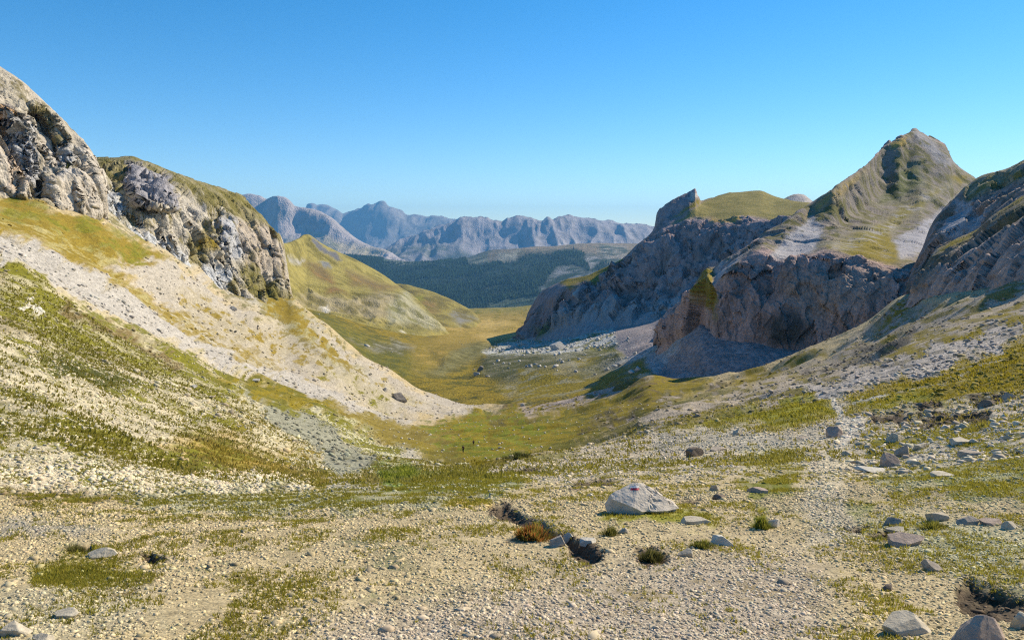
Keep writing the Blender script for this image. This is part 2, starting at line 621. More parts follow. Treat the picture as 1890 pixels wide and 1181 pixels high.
# hummocks of the valley floor and slope rills
g.displace(far * np.clip(g.d * .012, 0, 3.0), 26.0, octs=5, seed=31, warp=.6)
midv = poly_w(g.u, g.v, [(600,740),(900,745),(1260,700),(1420,700),(1540,735),(1250,800),(1000,850),(800,860),(640,790)], 15)
g.displace(midv * far * 1.3, 11.0, octs=4, seed=33, warp=.8, scale=(.6, 1.3, 1))
left = 1 - sstep(-.30, -.05, (g.P[:, 0] / g.d))
g.displace(far * left * np.clip(g.d * .006, 0, 1.1), 9.0, octs=5, scale=(.18, 1.0, .3), ridge=True, seed=37, warp=.25)
right = sstep(.1, .4, (g.P[:, 0] / g.d))
g.displace(sstep(60, 150, g.d) * right * np.clip(g.d * .006, 0, 1.5), 13.0, octs=5, scale=(.22, 1.0, .3), ridge=True, seed=39, warp=.3)
# rocky rubble below the left crags and stony slope
rub = poly_w(g.u, g.v, [(170,380),(300,470),(400,535),(480,580),(560,640),(640,700),(600,560),(540,520),(440,500),(300,420)], 18)
g.displace(rub * 3.2, 10, octs=6, gain=.6, seed=41)
stony = poly_w(g.u, g.v, [(-700,400),(0,500),(200,610),(450,700),(620,770),(790,850),(700,868),(590,880),(560,905),(300,920),(0,910),(-700,880)], 14)
g.displace(stony * np.clip(.012 * g.d, .05, .8), 2.2, octs=7, gain=.62, seed=43)
rs = poly_w(g.u, g.v, [(1560,740),(1890,640),(2400,400),(2400,900),(1890,900),(1560,890)], 30)
g.displace(rs * .35, 2.6, octs=7, gain=.62, seed=47)
fgw = 1 - sstep(20, 60, g.d)
g.displace(fgw * .055, .9, octs=5, gain=.5, seed=51)
g.displace(fgw * .016, .085, octs=3, gain=.55, seed=53)
g.displace((1 - fgw) * np.clip(g.d * .0022, 0, .5), 2.0, octs=5, gain=.6, seed=54)
g.dug = np.zeros(len(g.u))
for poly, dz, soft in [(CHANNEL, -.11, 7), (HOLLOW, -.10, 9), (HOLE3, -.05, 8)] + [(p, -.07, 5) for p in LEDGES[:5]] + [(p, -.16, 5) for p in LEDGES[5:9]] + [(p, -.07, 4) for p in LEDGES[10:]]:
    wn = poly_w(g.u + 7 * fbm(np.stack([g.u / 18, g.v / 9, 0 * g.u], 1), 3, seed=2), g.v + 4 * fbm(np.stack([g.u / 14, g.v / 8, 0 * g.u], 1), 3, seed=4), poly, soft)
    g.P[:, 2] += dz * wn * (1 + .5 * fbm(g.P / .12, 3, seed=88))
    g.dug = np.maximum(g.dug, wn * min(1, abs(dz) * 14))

GSPECK = (.44, .355, .205)
g.base(GSPECK, (.20, .19, .10), .26)
ops = [
 # left stony slope
 ([(-700,250),(0,487),(200,600),(450,690),(620,760),(760,830),(800,858),(700,868),(590,880),(560,903),(300,915),(0,905),(-700,900)], PALE, GREEN, .47, 8),
 ([(-700,250),(0,487),(0,590),(100,630),(250,690),(200,640),(60,560),(0,520)], BROWN, GREEN, .6, 14),
 ([(0,470),(100,545),(250,620),(400,680),(560,735),(660,770),(700,800),(650,800),(480,755),(350,715),(200,665),(100,632),(0,570)], (.40,.36,.22), GREEN, .62, 12),
 ([(60,655),(120,650),(200,690),(250,720),(200,725),(110,690)], None, DKGREEN, .62, 12),
 ([(80,770),(140,765),(230,800),(320,830),(300,845),(200,825),(120,800)], None, GREEN, .62, 14),
 ([(280,830),(420,800),(520,840),(600,880),(480,885),(350,870)], OCHRE, GREEN, .55, 22),
 ([(440,740),(560,790),(640,850),(600,868),(520,840),(440,790)], (.50,.45,.30), GOLD, .5, 12),
 ([(560,760),(660,790),(740,840),(790,858),(720,862),(660,830),(600,790)], (.5,.47,.3), GREEN, .58, 8),
 ([(730,815),(760,825),(805,858),(770,858),(740,845)], (.42,.39,.32), GREEN, .45, 11),
 ([(-100,862),(150,868),(350,880),(440,868),(560,885),(583,893),(578,904),(300,920),(0,900),(-100,890)], (.58,.50,.35), GREEN, .42, 7),
 ([(440,715),(480,720),(560,765),(630,815),(685,850),(702,866),(622,868),(580,835),(510,795),(490,760),(450,735)], (.27,.265,.195), (.17,.17,.11), .25, 4),
 ([(395,700),(440,705),(520,730),(600,775),(660,820),(700,860),(690,866),(660,835),(590,790),(500,750),(430,725)], None, GREEN, .55, 7),
 # main scree
 ([(-700,120),(0,425),(120,480),(200,520),(330,600),(450,655),(560,697),(650,735),(760,778),(768,790),(720,785),(600,747),(450,690),(300,630),(150,560),(0,485),(-700,250)], SCREE, (.36,.31,.2), .06, 4),
 ([(38,550),(62,558),(84,577),(66,572)], (.62,.58,.50), None, 0, 2),
 ([(120,560),(230,620),(340,672),(330,680),(220,632),(110,575)], BROWN, None, .35, 5),
 # upper grass
 ([(-700,-50),(0,355),(80,378),(180,402),(265,455),(312,487),(250,492),(212,480),(235,520),(300,565),(400,632),(330,602),(200,522),(100,467),(0,427),(-700,130)], GOLD, (.34,.29,.12), .42, 7),
 ([(0,365),(80,385),(180,410),(265,455),(312,487),(250,490),(150,440),(50,410),(0,400)], None, GREEN, .5, 9),
 # second scree and streaks
 ([(212,482),(312,486),(400,535),(480,590),(560,640),(700,690),(900,748),(862,762),(760,775),(700,750),(560,700),(430,645),(350,595),(250,525)], WSCREE, (.33,.27,.13), .22, 5),
 ([(300,560),(420,625),(520,680),(500,682),(400,635),(300,575)], GOLD, (.4,.36,.27), .45, 6),
 ([(330,540),(420,580),(520,620),(600,655),(660,690),(700,722),(640,712),(540,672),(440,630),(350,575)], (.36,.315,.22), GOLD, .40, 12),
 ([(585,675),(640,690),(720,735),(740,765),(700,755),(620,710)], (.36,.32,.22), GREEN, .38, 9),
 ([(690,705),(760,720),(800,745),(780,748),(700,715)], (.36,.32,.22), GOLD, .4, 8),
 # rocky nose with dry grass
 ([(170,375),(260,440),(330,480),(420,530),(480,585),(560,640),(640,690),(700,705),(660,655),(600,610),(540,545),(480,470)], (.38,.35,.28), (.20,.17,.075), .46, 10),
 ([(480,545),(530,530),(600,600),(680,680),(620,670),(540,610),(490,580)], (.28,.25,.12), GOLD, .6, 10),
 ([(570,580),(640,640),(760,713),(880,748),(840,752),(720,705),(640,660),(590,620)], WSCREE, GOLD, .2, 6),
 # lower valley
 ([(380,690),(480,700),(600,742),(720,785),(770,790),(885,757),(950,748),(1050,738),(1150,713),(1200,690),(1262,700),(1330,700),(1262,735),(1200,790),(1100,832),(1000,844),(860,860),(805,860),(740,822),(690,800),(600,770),(480,735)], GREENGOLD, (.125,.115,.018), .48, 6),
 ([(600,745),(760,795),(850,800),(830,840),(740,815),(640,780)], (.20,.155,.035), (.40,.36,.22), .17, 10),
 ([(760,790),(860,765),(960,760),(1040,790),(1000,830),(880,850),(820,845)], None, (.16,.17,.015), .5, 14),
 # right flank
 ([(950,757),(1020,738),(1100,712),(1190,692),(1200,705),(1120,732),(1040,755),(975,766)], MAUVE, GREENGOLD, .36, 6),
 ([(1120,800),(1220,765),(1300,738),(1400,705),(1450,690),(1530,655),(1690,548),(1760,570),(1900,500),(2600,150),(2600,420),(1890,625),(1690,700),(1600,715),(1540,738),(1400,762),(1250,792)], (.36,.305,.235), (.20,.165,.05), .45, 8),
 ([(1180,700),(1262,700),(1300,706),(1200,740),(1130,760),(1150,735)], GREENGOLD, BROWN, .4, 7),
 ([(1130,770),(1260,735),(1400,690),(1380,710),(1250,755),(1150,780)], GREENGOLD, (.14,.125,.03), .5, 9),
 ([(1350,700),(1440,668),(1510,640),(1520,652),(1430,690),(1370,712)], GREENGOLD, MAUVE, .35, 6),
 ([(1690,550),(1700,580),(1620,640),(1600,640),(1650,580)], GREENGOLD, MAUVE, .5, 8),
 ([(1620,655),(1700,620),(1780,600),(1890,565),(1890,600),(1800,625),(1700,660),(1640,680)], None, GREENGOLD, .6, 10),
 ([(1480,690),(1560,665),(1640,630),(1690,600),(1700,610),(1640,650),(1560,680),(1490,702)], (.12,.105,.08), None, .3, 6),
 ([(1470,722),(1600,690),(1720,650),(1890,595),(1890,630),(1800,655),(1720,695),(1600,722),(1500,740)], (.42,.375,.33), (.22,.2,.17), .35, 7),
 ([(1215,797),(1290,775),(1400,752),(1530,735),(1548,760),(1540,778),(1400,790),(1300,800)], BRIGHT, (.16,.15,.03), .4, 6),
 ([(1560,742),(1640,715),(1720,700),(1800,660),(1890,632),(2600,420),(2600,500),(1890,730),(1760,755),(1640,765),(1580,765)], GREENGOLD, (.36,.34,.30), .35, 8),
 ([(1570,745),(1700,725),(1740,745),(1640,760),(1580,762)], BRIGHT, None, .2, 8),
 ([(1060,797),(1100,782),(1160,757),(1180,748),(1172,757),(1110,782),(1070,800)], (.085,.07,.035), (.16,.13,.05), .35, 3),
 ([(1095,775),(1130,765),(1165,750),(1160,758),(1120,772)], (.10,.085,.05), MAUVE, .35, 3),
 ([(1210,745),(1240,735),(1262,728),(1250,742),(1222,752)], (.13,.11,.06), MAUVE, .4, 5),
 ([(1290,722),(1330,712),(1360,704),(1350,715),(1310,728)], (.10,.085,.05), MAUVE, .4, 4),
 ([(880,775),(930,770),(985,772),(930,779)], (.11,.095,.03), None, .3, 4),
 ([(920,745),(950,742),(962,750),(935,753)], (.11,.08,.03), None, .3, 3),
 ([(780,845),(840,838),(850,850),(800,855)], (.13,.11,.02), None, .3, 5),
 # foreground cover
 ([(850,862),(950,845),(1200,800),(1500,790),(1540,775),(1560,765),(1890,740),(2600,500),(2600,900),(1890,905),(1500,870),(1250,880),(1050,892),(900,880)], (.46,.39,.28), (.24,.21,.09), .40, 9),
 ([(1590,790),(1700,780),(1890,770),(1890,860),(1700,850),(1600,850)], (.48,.42,.32), GREEN, .48, 14),
 ([(590,882),(700,867),(850,862),(950,870),(970,895),(900,915),(700,915),(600,912)], (.36,.34,.22), (.13,.15,.03), .58, 8),
 ([(700,870),(760,866),(800,875),(760,890),(712,898)], (.13,.20,.02), (.12,.17,.02), .3, 8),
 ([(585,882),(650,876),(700,878),(690,900),(640,912),(580,905)], OCHRE, (.12,.13,.03), .5, 6),
 ([(620,880),(700,885),(690,905),(600,925),(450,925),(470,912),(600,905)], (.35,.32,.23), (.14,.145,.04), .35, 6),
 ([(150,905),(450,908),(640,905),(900,915),(900,940),(700,945),(450,950),(250,935)], (.34,.315,.19), (.155,.155,.035), .45, 8),
 ([(0,900),(150,905),(250,930),(120,930),(0,915)], BROWN, GREEN, .4, 10),
 ([(820,930),(900,920),(905,938),(850,948)], OCHRE, (.2,.19,.06), .5, 7),
 ([(1100,955),(1160,945),(1260,932),(1300,950),(1330,968),(1260,972),(1200,965),(1130,965)], BRIGHT, (.25,.24,.10), .3, 6),
 ([(1370,890),(1460,880),(1475,905),(1440,925),(1380,915)], (.14,.15,.02), (.3,.28,.15), .35, 8),
 ([(1380,820),(1480,830),(1460,870),(1370,860)], (.32,.30,.16), (.17,.17,.04), .5, 16),
 ([(1390,950),(1418,945),(1420,975),(1392,978)], (.14,.15,.02), None, .2, 6),
 ([(1550,925),(1590,930),(1600,955),(1555,950)], (.16,.17,.03), None, .2, 7),
 ([(1600,870),(1700,860),(1890,850),(1960,860),(1960,925),(1780,920),(1700,905),(1620,895)], (.34,.32,.17), (.15,.155,.03), .55, 14),
 ([(1560,960),(1700,955),(1890,980),(1890,1060),(1740,1050),(1640,1010)], (.42,.39,.24), (.2,.2,.07), .38, 20),
 ([(50,1045),(150,1038),(230,1045),(270,1075),(190,1100),(60,1095)], (.27,.24,.09), (.16,.155,.03), .6, 12),
 ([(110,1015),(180,1010),(200,1025),(130,1035)], (.2,.18,.05), None, .3, 8),
 ([(0,1090),(250,1080),(300,1140),(150,1181),(0,1181)], (.44,.38,.24), BROWN, .3, 18),
 ([(600,1150),(1300,1020),(1500,1040),(1550,1250),(500,1300)], (.46,.385,.285), (.24,.19,.11), .28, 40),
 ([(0,960),(120,965),(200,985),(60,990),(0,985)], (.36,.32,.24), None, .1, 10),
 ([(1535,733),(1560,738),(1558,760),(1592,790),(1575,830),(1560,900),(1590,1000),(1490,1010),(1480,900),(1520,830),(1562,790),(1535,762)], (.49,.42,.29), (.33,.28,.17), .25, 12),
 ([(1536,733),(1556,736),(1556,758),(1578,778),(1592,792),(1584,812),(1560,830),(1545,826),(1566,800),(1548,784),(1534,762)], (.56,.50,.40), (.42,.36,.26), .12, 3),
 ([(1200,800),(1240,800),(1560,800),(1480,822),(1350,830),(1200,830)], (.40,.36,.28), (.2,.18,.11), .3, 9),
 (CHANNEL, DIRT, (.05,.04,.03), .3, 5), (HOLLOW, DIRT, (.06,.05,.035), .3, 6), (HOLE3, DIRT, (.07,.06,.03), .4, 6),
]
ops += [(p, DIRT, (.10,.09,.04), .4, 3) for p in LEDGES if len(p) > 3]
ops = [(p, a, b, m, (so * 1.5 if p is not CHANNEL else so)) for p, a, b, m, so in ops]
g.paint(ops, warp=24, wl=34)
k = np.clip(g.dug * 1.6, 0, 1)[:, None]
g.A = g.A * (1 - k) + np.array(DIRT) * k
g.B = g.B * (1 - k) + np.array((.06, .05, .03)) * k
soil_shade = (1 - sstep(9, 17, g.d))[:, None]  # darker earth under the gravel, shadow of the gaps put into its colour
g.A = g.A * (1 - soil_shade * .2 * sstep(.3, .7, g.A[:, 2:] / g.A[:, :1]))
near_m = terrain_mat('pass_ground', .8, speck=.6, bump=.35, sharp=6, speck_size=.03, stretch=(1, .45, 1))
# one cover material for the near ground, a coarser one beyond the brow
mid_m = terrain_mat('slope_cover', 5.0, speck=.5, bump=.6, sharp=6, speck_size=.4, stretch=(1, .38, 1))
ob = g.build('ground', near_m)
me = ob.data
me.materials.append(mid_m)
fd = g.d.reshape(g.nr, g.nc)[:-1, :-1].ravel()
me.polygons.foreach_set('material_index', (fd > 22).astype(np.int32))
me.update()

# ================================================================== middle valley and meadow
V = {
 380:  [(800,250),(740,350),(680,500),(620,700),(580,1000),(560,1400),(545,1900),(540,2300),(560,3000)],
 500:  [(790,250),(700,350),(620,500),(575,700),(556,1000),(548,1400),(540,1900),(540,2300),(560,3000)],
 600:  [(790,250),(702,350),(640,500),(606,700),(582,1000),(570,1400),(560,1900),(555,2300),(580,3000)],
 700:  [(792,250),(734,350),(682,500),(646,700),(612,1000),(592,1400),(577,1900),(566,2300),(590,3000)],
 800:  [(800,250),(762,350),(706,500),(666,700),(634,1000),(607,1400),(588,1900),(573,2300),(600,3000)],
 880:  [(800,250),(754,350),(712,500),(676,700),(640,1000),(612,1400),(590,1900),(569,2300),(600,3000)],
 950:  [(800,250),(745,344),(708,490),(668,700),(636,980),(611,1400),(588,1900),(567,2300),(600,3000)],
 1000: [(795,250),(740,338),(700,480),(662,680),(630,950),(607,1400),(585,1900),(562,2300),(600,3000)],
 1100: [(785,250),(724,328),(688,450),(655,600),(617,850),(594,1200),(578,1900),(562,2300),(600,3000)],
 1200: [(765,240),(690,316),(664,370),(636,450),(608,640),(585,1000),(570,1900),(560,2300),(600,3000)],
 1250: [(768,240),(702,298),(684,313),(653,338),(613,385),(588,520),(572,1500),(560,2300),(600,3000)],
 1300: [(770,240),(712,284),(694,292),(664,303),(631,319),(598,352),(570,1500),(560,2300),(600,3000)],
 1400: [(740,240),(702,266),(690,275),(665,287),(636,303),(600,360),(580,1500),(570,2300),(600,3000)],
 1500: [(720,240),(702,253),(690,264),(672,279),(650,296),(605,360),(580,1500),(570,2300),(600,3000)],
}
g = Sheet(V, du=1.6, dv=1.6)
g.displace(np.clip(g.d * .009, 0, 5), 70, octs=6, seed=61, warp=.8, scale=(1, .5, 1))
g.displace(np.clip(g.d * .004, 0, 3.2), 34, octs=5, seed=62, gain=.5, warp=.7)
g.displace(np.clip(g.d * .0018, 0, 1.2), 9, octs=5, seed=63, gain=.6)
kn = poly_w(g.u, g.v, [(885,690),(900,655),(1000,650),(1060,655),(1150,670),(1060,705),(960,715),(900,710)], 12)
g.displace(kn * 3, 25, octs=6, gain=.6, seed=65)
g.P[:, 2] += 6 * poly_w(g.u, g.v, [(880,700),(890,660),(960,648),(1060,650),(1140,660),(1060,700),(960,706)], 18)
g.P[:, 2] += 5 * poly_w(g.u, g.v, [(800,650),(860,635),(900,630),(880,655),(820,672)], 12)
bf = poly_w(g.u, g.v, [(890,650),(950,628),(1050,600),(1110,590),(1135,600),(1140,640),(1060,655),(960,660)], 10)
g.displace(bf * 5, 16, octs=6, gain=.65, seed=67)
g.base((.225, .165, .016), (.10, .09, .013), .44)
g.paint([
 ([(820,600),(880,570),(1010,560),(1010,600),(960,640),(860,650),(800,640)], (.33,.235,.05), GREENGOLD, .38, 14),
 ([(820,592),(900,590),(960,598),(900,606),(820,604)], (.46,.33,.10), None, .1, 7),
 ([(870,618),(960,612),(970,628),(900,632)], (.46,.33,.10), None, .15, 8),
 ([(850,565),(1000,560),(1000,575),(860,580)], (.26,.21,.05), GREEN, .4, 7),
 ([(570,560),(640,600),(700,620),(740,640),(820,640),(800,670),(760,700),(700,680),(620,630)], (.155,.135,.02), (.10,.10,.018), .5, 12),
 ([(640,620),(700,640),(740,650),(700,648)], (.2,.19,.14), None, .4, 6),
 ([(720,625),(770,640),(765,650),(725,642)], (.22,.21,.15), (.12,.11,.05), .5, 5),
 ([(690,625),(730,640),(740,655),(700,645)], (.22,.21,.15), (.12,.11,.05), .6, 5),
 ([(760,640),(830,625),(880,640),(820,670),(770,680)], (.22,.165,.03), OCHRE, .35, 26),
 ([(780,690),(860,640),(930,628),(890,660),(820,690)], (.17,.155,.06), (.11,.10,.03), .5, 8),
 ([(780,700),(850,735),(950,745),(900,750),(820,735)], (.22,.17,.025), None, .4, 10),
 ([(885,690),(900,655),(1000,650),(1060,655),(1160,668),(1080,708),(980,716),(900,706)], (.075,.078,.025), (.16,.15,.09), .42, 7),
 ([(1000,640),(1140,625),(1200,640),(1180,690),(1080,690),(1000,660)], (.20,.19,.12), (.10,.10,.03), .5, 9),
 ([(890,652),(950,628),(1050,600),(1110,588),(1137,600),(1142,640),(1060,652),(960,662),(900,660)], (.50,.49,.44), (.17,.165,.05), .42, 6),
 ([(970,630),(1000,600),(1040,598),(1050,605),(1000,630)], (.16,.15,.03), None, .3, 6),
 ([(1080,640),(1150,632),(1180,640),(1140,650),(1080,650)], (.16,.15,.03), None, .3, 6),
 ([(1040,600),(1100,575),(1160,560),(1320,560),(1500,600),(1500,720),(1250,705),(1190,695),(1150,655),(1138,640),(1130,600)], (.30,.255,.245), (.24,.2,.18), .2, 6),
 ([(1090,700),(1180,650),(1300,590),(1210,690)], (.40,.385,.37), (.2,.18,.1), .2, 6),
 ([(920,715),(1020,690),(1080,670),(1110,672),(1040,705),(940,730)], (.26,.235,.15), GREENGOLD, .55, 9),
 ([(960,690),(1080,700),(1190,660),(1200,690),(1060,735),(950,745)], GREENGOLD, (.24,.22,.13), .4, 8),
], warp=7, wl=30)
g.build('valley', terrain_mat('valley_cover', 24, speck=.45, bump=1.0, sharp=6, speck_size=2.2, stretch=(1, .55, 1)))

# ================================================================== left crags
cliff_m = terrain_mat('crag_rock', 9, speck=.30, bump=1.0, sharp=5, stretch=(1, 1, .28), speck_size=.8)
C = {
 -700: [(200,110),(70,122),(-60,126),(-200,132),(-380,150),(-380,210)],
 -300: [(330,132),(225,142),(110,147),(20,152),(-80,175),(-70,240)],
 0:    [(450,152),(383,167),(310,172),(215,182),(124,205),(124,280)],
 30:   [(460,156),(386,171),(320,176),(225,186),(141,207),(145,280)],
 60:   [(470,160),(390,175),(325,180),(240,190),(165,209),(170,280)],
 100:  [(480,165),(396,181),(340,186),(265,195),(202,212),(210,280)],
 140:  [(485,170),(400,188),(350,193),(290,201),(246,215),(255,280)],
 160:  [(490,173),(402,192),(360,197),(305,204),(268,217),(285,280)],
 172:  [(495,176),(404,195),(370,200),(325,207),(286,220),(310,280)],
 180:  [(500,180),(408,198),(380,203),(350,212),(318,226),(350,280)],
 190:  [(505,185),(412,203),(395,210),(372,222),(355,240),(400,290)],
 205:  [(515,190),(420,212),(412,222),(405,232),(398,250),(450,300)],
}
g = Sheet(C, du=1.3, dv=1.3)
g.ridge_depth([([(60,205),(85,215),(110,255),(115,300),(95,300),(80,265),(62,240)], 7, 5), ([(15,215),(35,260),(55,330),(40,340),(20,290),(5,240)], 5, 6),
               ([(62,330),(80,325),(90,345),(82,365),(70,360)], 5, 4), ([(85,330),(150,320),(190,345),(190,400),(100,395)], -5, 10)])
hN = sstep(0.2, 1.4, g.t) * (1 - .75 * sstep(3.2, 4, g.t))
g.displace(hN * 6.0, 60, octs=3, seed=71, scale=(1, 1, .45), warp=.5)
g.blocks(hN * 3.4, 26, scale=(1, 1, .30), seed=272)
g.blocks(hN * 2.4, 10, scale=(1, 1, .3), seed=372)
g.blocks(hN * .9, 3.8, scale=(1, 1, .5), seed=472)
g.displace(hN * 2.8, 10, octs=4, seed=74, scale=(1, 1, .14), ridge=True)
g.displace(hN * 1.0, 5, octs=5, seed=73, gain=.6)
g.base((.46,.41,.345), (.24,.21,.15), .30)
g.paint([
 ([(20,210),(60,240),(70,300),(75,350),(50,360),(20,300)], (.40,.40,.41), (.25,.25,.26), .3, 14),
 ([(100,260),(150,270),(140,310),(105,330)], (.40,.40,.41), None, .3, 12),
 ([(0,190),(14,200),(20,240),(0,260)], (.45,.30,.18), None, .2, 7),
 ([(0,270),(20,300),(30,350),(0,360)], (.44,.35,.27), None, .2, 9),
 ([(-300,-200),(0,120),(100,200),(165,275),(120,270),(0,170)], (.38,.34,.27), (.15,.13,.06), .45, 22),
 ([(110,290),(150,295),(150,305),(115,305)], None, DKGREEN, .8, 6),
 ([(-700,100),(0,375),(90,392),(200,410),(200,520),(0,480),(-700,240)], GOLD, (.36,.32,.2), .4, 8),
], warp=9, wl=26)
g.build('left_cliff_mountain', cliff_m)

C = {
 150:  [(480,196),(400,205),(350,225),(310,260),(290,300),(310,360)],
 180:  [(520,200),(425,208),(375,222),(330,248),(291,300),(310,360)],
 240:  [(540,212),(450,218),(395,232),(345,252),(290,300),(320,360)],
 270:  [(550,218),(468,225),(405,236),(350,254),(300,300),(330,360)],
 300:  [(560,224),(490,231),(420,241),(362,256),(312,302),(350,365)],
 350:  [(580,238),(520,245),(450,255),(392,270),(329,310),(370,370)],
 400:  [(600,250),(540,258),(480,268),(415,283),(346,317),(400,380)],
 440:  [(620,262),(562,269),(495,279),(430,292),(360,322),(420,390)],
 470:  [(630,272),(575,279),(510,288),(445,300),(386,324),(450,390)],
 500:  [(640,284),(588,291),(520,300),(465,310),(415,326),(480,390)],
 517:  [(645,290),(594,297),(530,305),(480,313),(440,325),(500,390)],
 526:  [(650,296),(598,303),(545,309),(505,315),(470,324),(530,390)],
 532:  [(655,302),(600,309),(565,314),(535,319),(512,325),(560,390)],
 538:  [(660,308),(605,315),(588,320),(566,325),(548,332),(600,390)],
 548:  [(670,320),(620,326),(605,335),(595,340),(590,350),(640,400)],
}
g = Sheet(C, du=1.3, dv=1.3)
g.ridge_depth([([(236,300),(262,300),(300,318),(325,345),(330,388),(300,392),(262,375),(250,370),(232,345)], -16, 5),
               ([(262,330),(278,335),(280,380),(262,372)], 6, 3),
               ([(405,400),(430,430),(420,470),(402,455),(392,420)], -6, 4), ([(395,385),(405,395),(406,450),(394,430)], 7, 4),
               ([(185,320),(200,330),(215,400),(190,400)], 6, 5), ([(500,420),(522,445),(526,470),(505,450)], 5, 4)])
hN = sstep(0.2, 1.4, g.t)
top = sstep(3.2, 4, g.t)
hN = hN * (1 - .8 * top)
g.displace(hN * 5, 60, octs=3, seed=81, scale=(1, 1, .4), warp=.5)
g.blocks(hN * 3.0, 28, scale=(1, 1, .30), seed=281)
g.blocks(hN * 2.6, 11, scale=(1, 1, .30), seed=381)
g.blocks(hN * 1.2, 4.5, scale=(1, 1, .45), seed=481)
g.displace(hN * 2.8, 9, octs=4, seed=84, scale=(1, 1, .14), ridge=True)
g.displace(.25 + hN * 1.2, 6, octs=5, seed=83, gain=.62)
g.base((.44,.40,.335), (.21,.18,.085), .40)
g.paint([
 ([(160,280),(250,285),(350,325),(450,355),(500,400),(515,440),(480,430),(440,400),(380,380),(330,350),(240,300),(220,400),(180,330)], (.24,.21,.11), (.17,.15,.05), .5, 10),
 ([(236,300),(262,300),(300,318),(325,345),(330,388),(262,375),(232,345)], (.29,.28,.30), (.2,.19,.2), .3, 4),
 ([(180,360),(210,355),(230,400),(300,440),(350,480),(420,530),(400,545),(300,470),(210,425),(180,410)], (.45,.46,.47), (.28,.26,.2), .28, 10),
 ([(340,480),(400,490),(430,500),(420,535),(370,520),(330,500)], (.44,.45,.46), None, .2, 8),
 ([(405,400),(450,410),(460,460),(440,480),(405,465)], (.40,.40,.41), None, .25, 8),
 ([(430,400),(490,415),(520,450),(532,540),(500,500),(460,490)], (.42,.36,.29), (.24,.20,.12), .35, 8),
 ([(360,430),(400,440),(400,470),(370,460)], GOLD, None, .4, 8),
 ([(440,490),(480,500),(540,560),(560,640),(500,580),(450,540)], (.25,.22,.11), (.17,.15,.045), .55, 12),
], warp=9, wl=26)
g.build('left_crag_mountain', cliff_m)

# ================================================================== green hill and its lower neighbour
C = {
 400: [(640,700),(590,750),(540,800),(510,830),(470,870),(440,900),(480,1900)],
 525: [(650,850),(600,930),(560,990),(532,1050),(490,1150),(450,1240),(490,1900)],
 548: [(650,850),(602,945),(562,1030),(532,1110),(486,1250),(442,1380),(490,1900)],
 568: [(650,850),(605,950),(565,1080),(530,1180),(478,1350),(432.5,1500),(490,1900)],
 590: [(650,860),(608,960),(572,1090),(535,1190),(488,1360),(447,1520),(500,1900)],
 622: [(655,880),(612,980),(580,1100),(543,1200),(500,1380),(464,1550),(520,1900)],
 652: [(660,900),(614,1000),(583,1120),(545,1230),(510,1400),(477,1570),(530,1950)],
 694: [(665,940),(618,1050),(587,1150),(547,1270),(520,1450),(499,1600),(560,2000)],
 736: [(665,980),(620,1100),(592,1190),(548,1320),(536,1450),(526,1600),(580,2000)],
 760: [(665,1020),(622,1130),(598,1210),(562,1340),(551,1440),(541,1550),(590,2000)],
 790: [(665,1080),(622,1180),(604,1240),(584,1340),(577,1400),(570,1450),(610,1900)],
 815: [(665,1150),(622,1240),(612,1280),(603,1330),(600,1370),(597,1400),(640,1800)],
 840: [(680,1200),(640,1280),(636,1320),(632,1360),(630,1390),(628,1420),(660,1800)],
}
g = Sheet(C, du=1.3, dv=1.3)
g.ridge_depth([([(570,437),(580,440),(620,472),(650,500),(690,520),(685,524),(640,503),(610,482),(585,462),(572,446)], -6, 2)])
g.displace(6, 150, octs=5, seed=91, warp=.6)
band = sstep(1.1, 1.8, g.t) * (1 - sstep(2.8, 3.3, g.t))
g.displace(band * 10, 45, octs=6, ridge=True, seed=92, scale=(1, 1, .4), gain=.55, warp=.5)
g.displace(2.5, 22, octs=6, seed=93, gain=.55)
g.base((.29,.245,.07), (.17,.145,.035), .40)
g.paint([
 ([(530,560),(560,540),(640,555),(700,540),(745,545),(755,580),(700,590),(600,575)], (.30,.255,.15), (.19,.16,.06), .50, 8),
 ([(715,560),(750,535),(790,580),(820,608),(780,612),(720,600)], (.33,.31,.20), (.19,.18,.07), .45, 8),
 ([(560,480),(600,495),(620,520),(600,540),(640,545),(620,528),(580,510)], BROWN, (.24,.14,.05), .4, 9),
 ([(640,500),(700,520),(740,530),(700,540),(650,525)], BROWN, (.24,.16,.05), .4, 9),
 ([(525,470),(560,480),(555,490),(530,482)], (.33,.31,.26), None, .3, 5),
 ([(588,483),(605,486),(612,497),(596,495)], (.20,.20,.19), None, .2, 3),
 ([(575,437),(595,452),(630,480),(620,480),(590,462),(576,445)], (.13,.13,.14), None, .1, 3),
 ([(590,600),(600,605),(595,610)], (.5,.48,.42), None, .1, 3),
 ([(680,600),(760,600),(810,612),(740,625),(690,618)], (.20,.175,.05), (.46,.43,.33), .26, 8),
 ([(590,568),(605,565),(612,575),(600,580)], (.55,.52,.45), None, 0, 4),
], warp=6, wl=24)
hill_m = terrain_mat('hill_cover', 60, speck=.25, bump=.7, sharp=4, speck_size=4)
g.build('green_hill', hill_m)
g.ridge = None

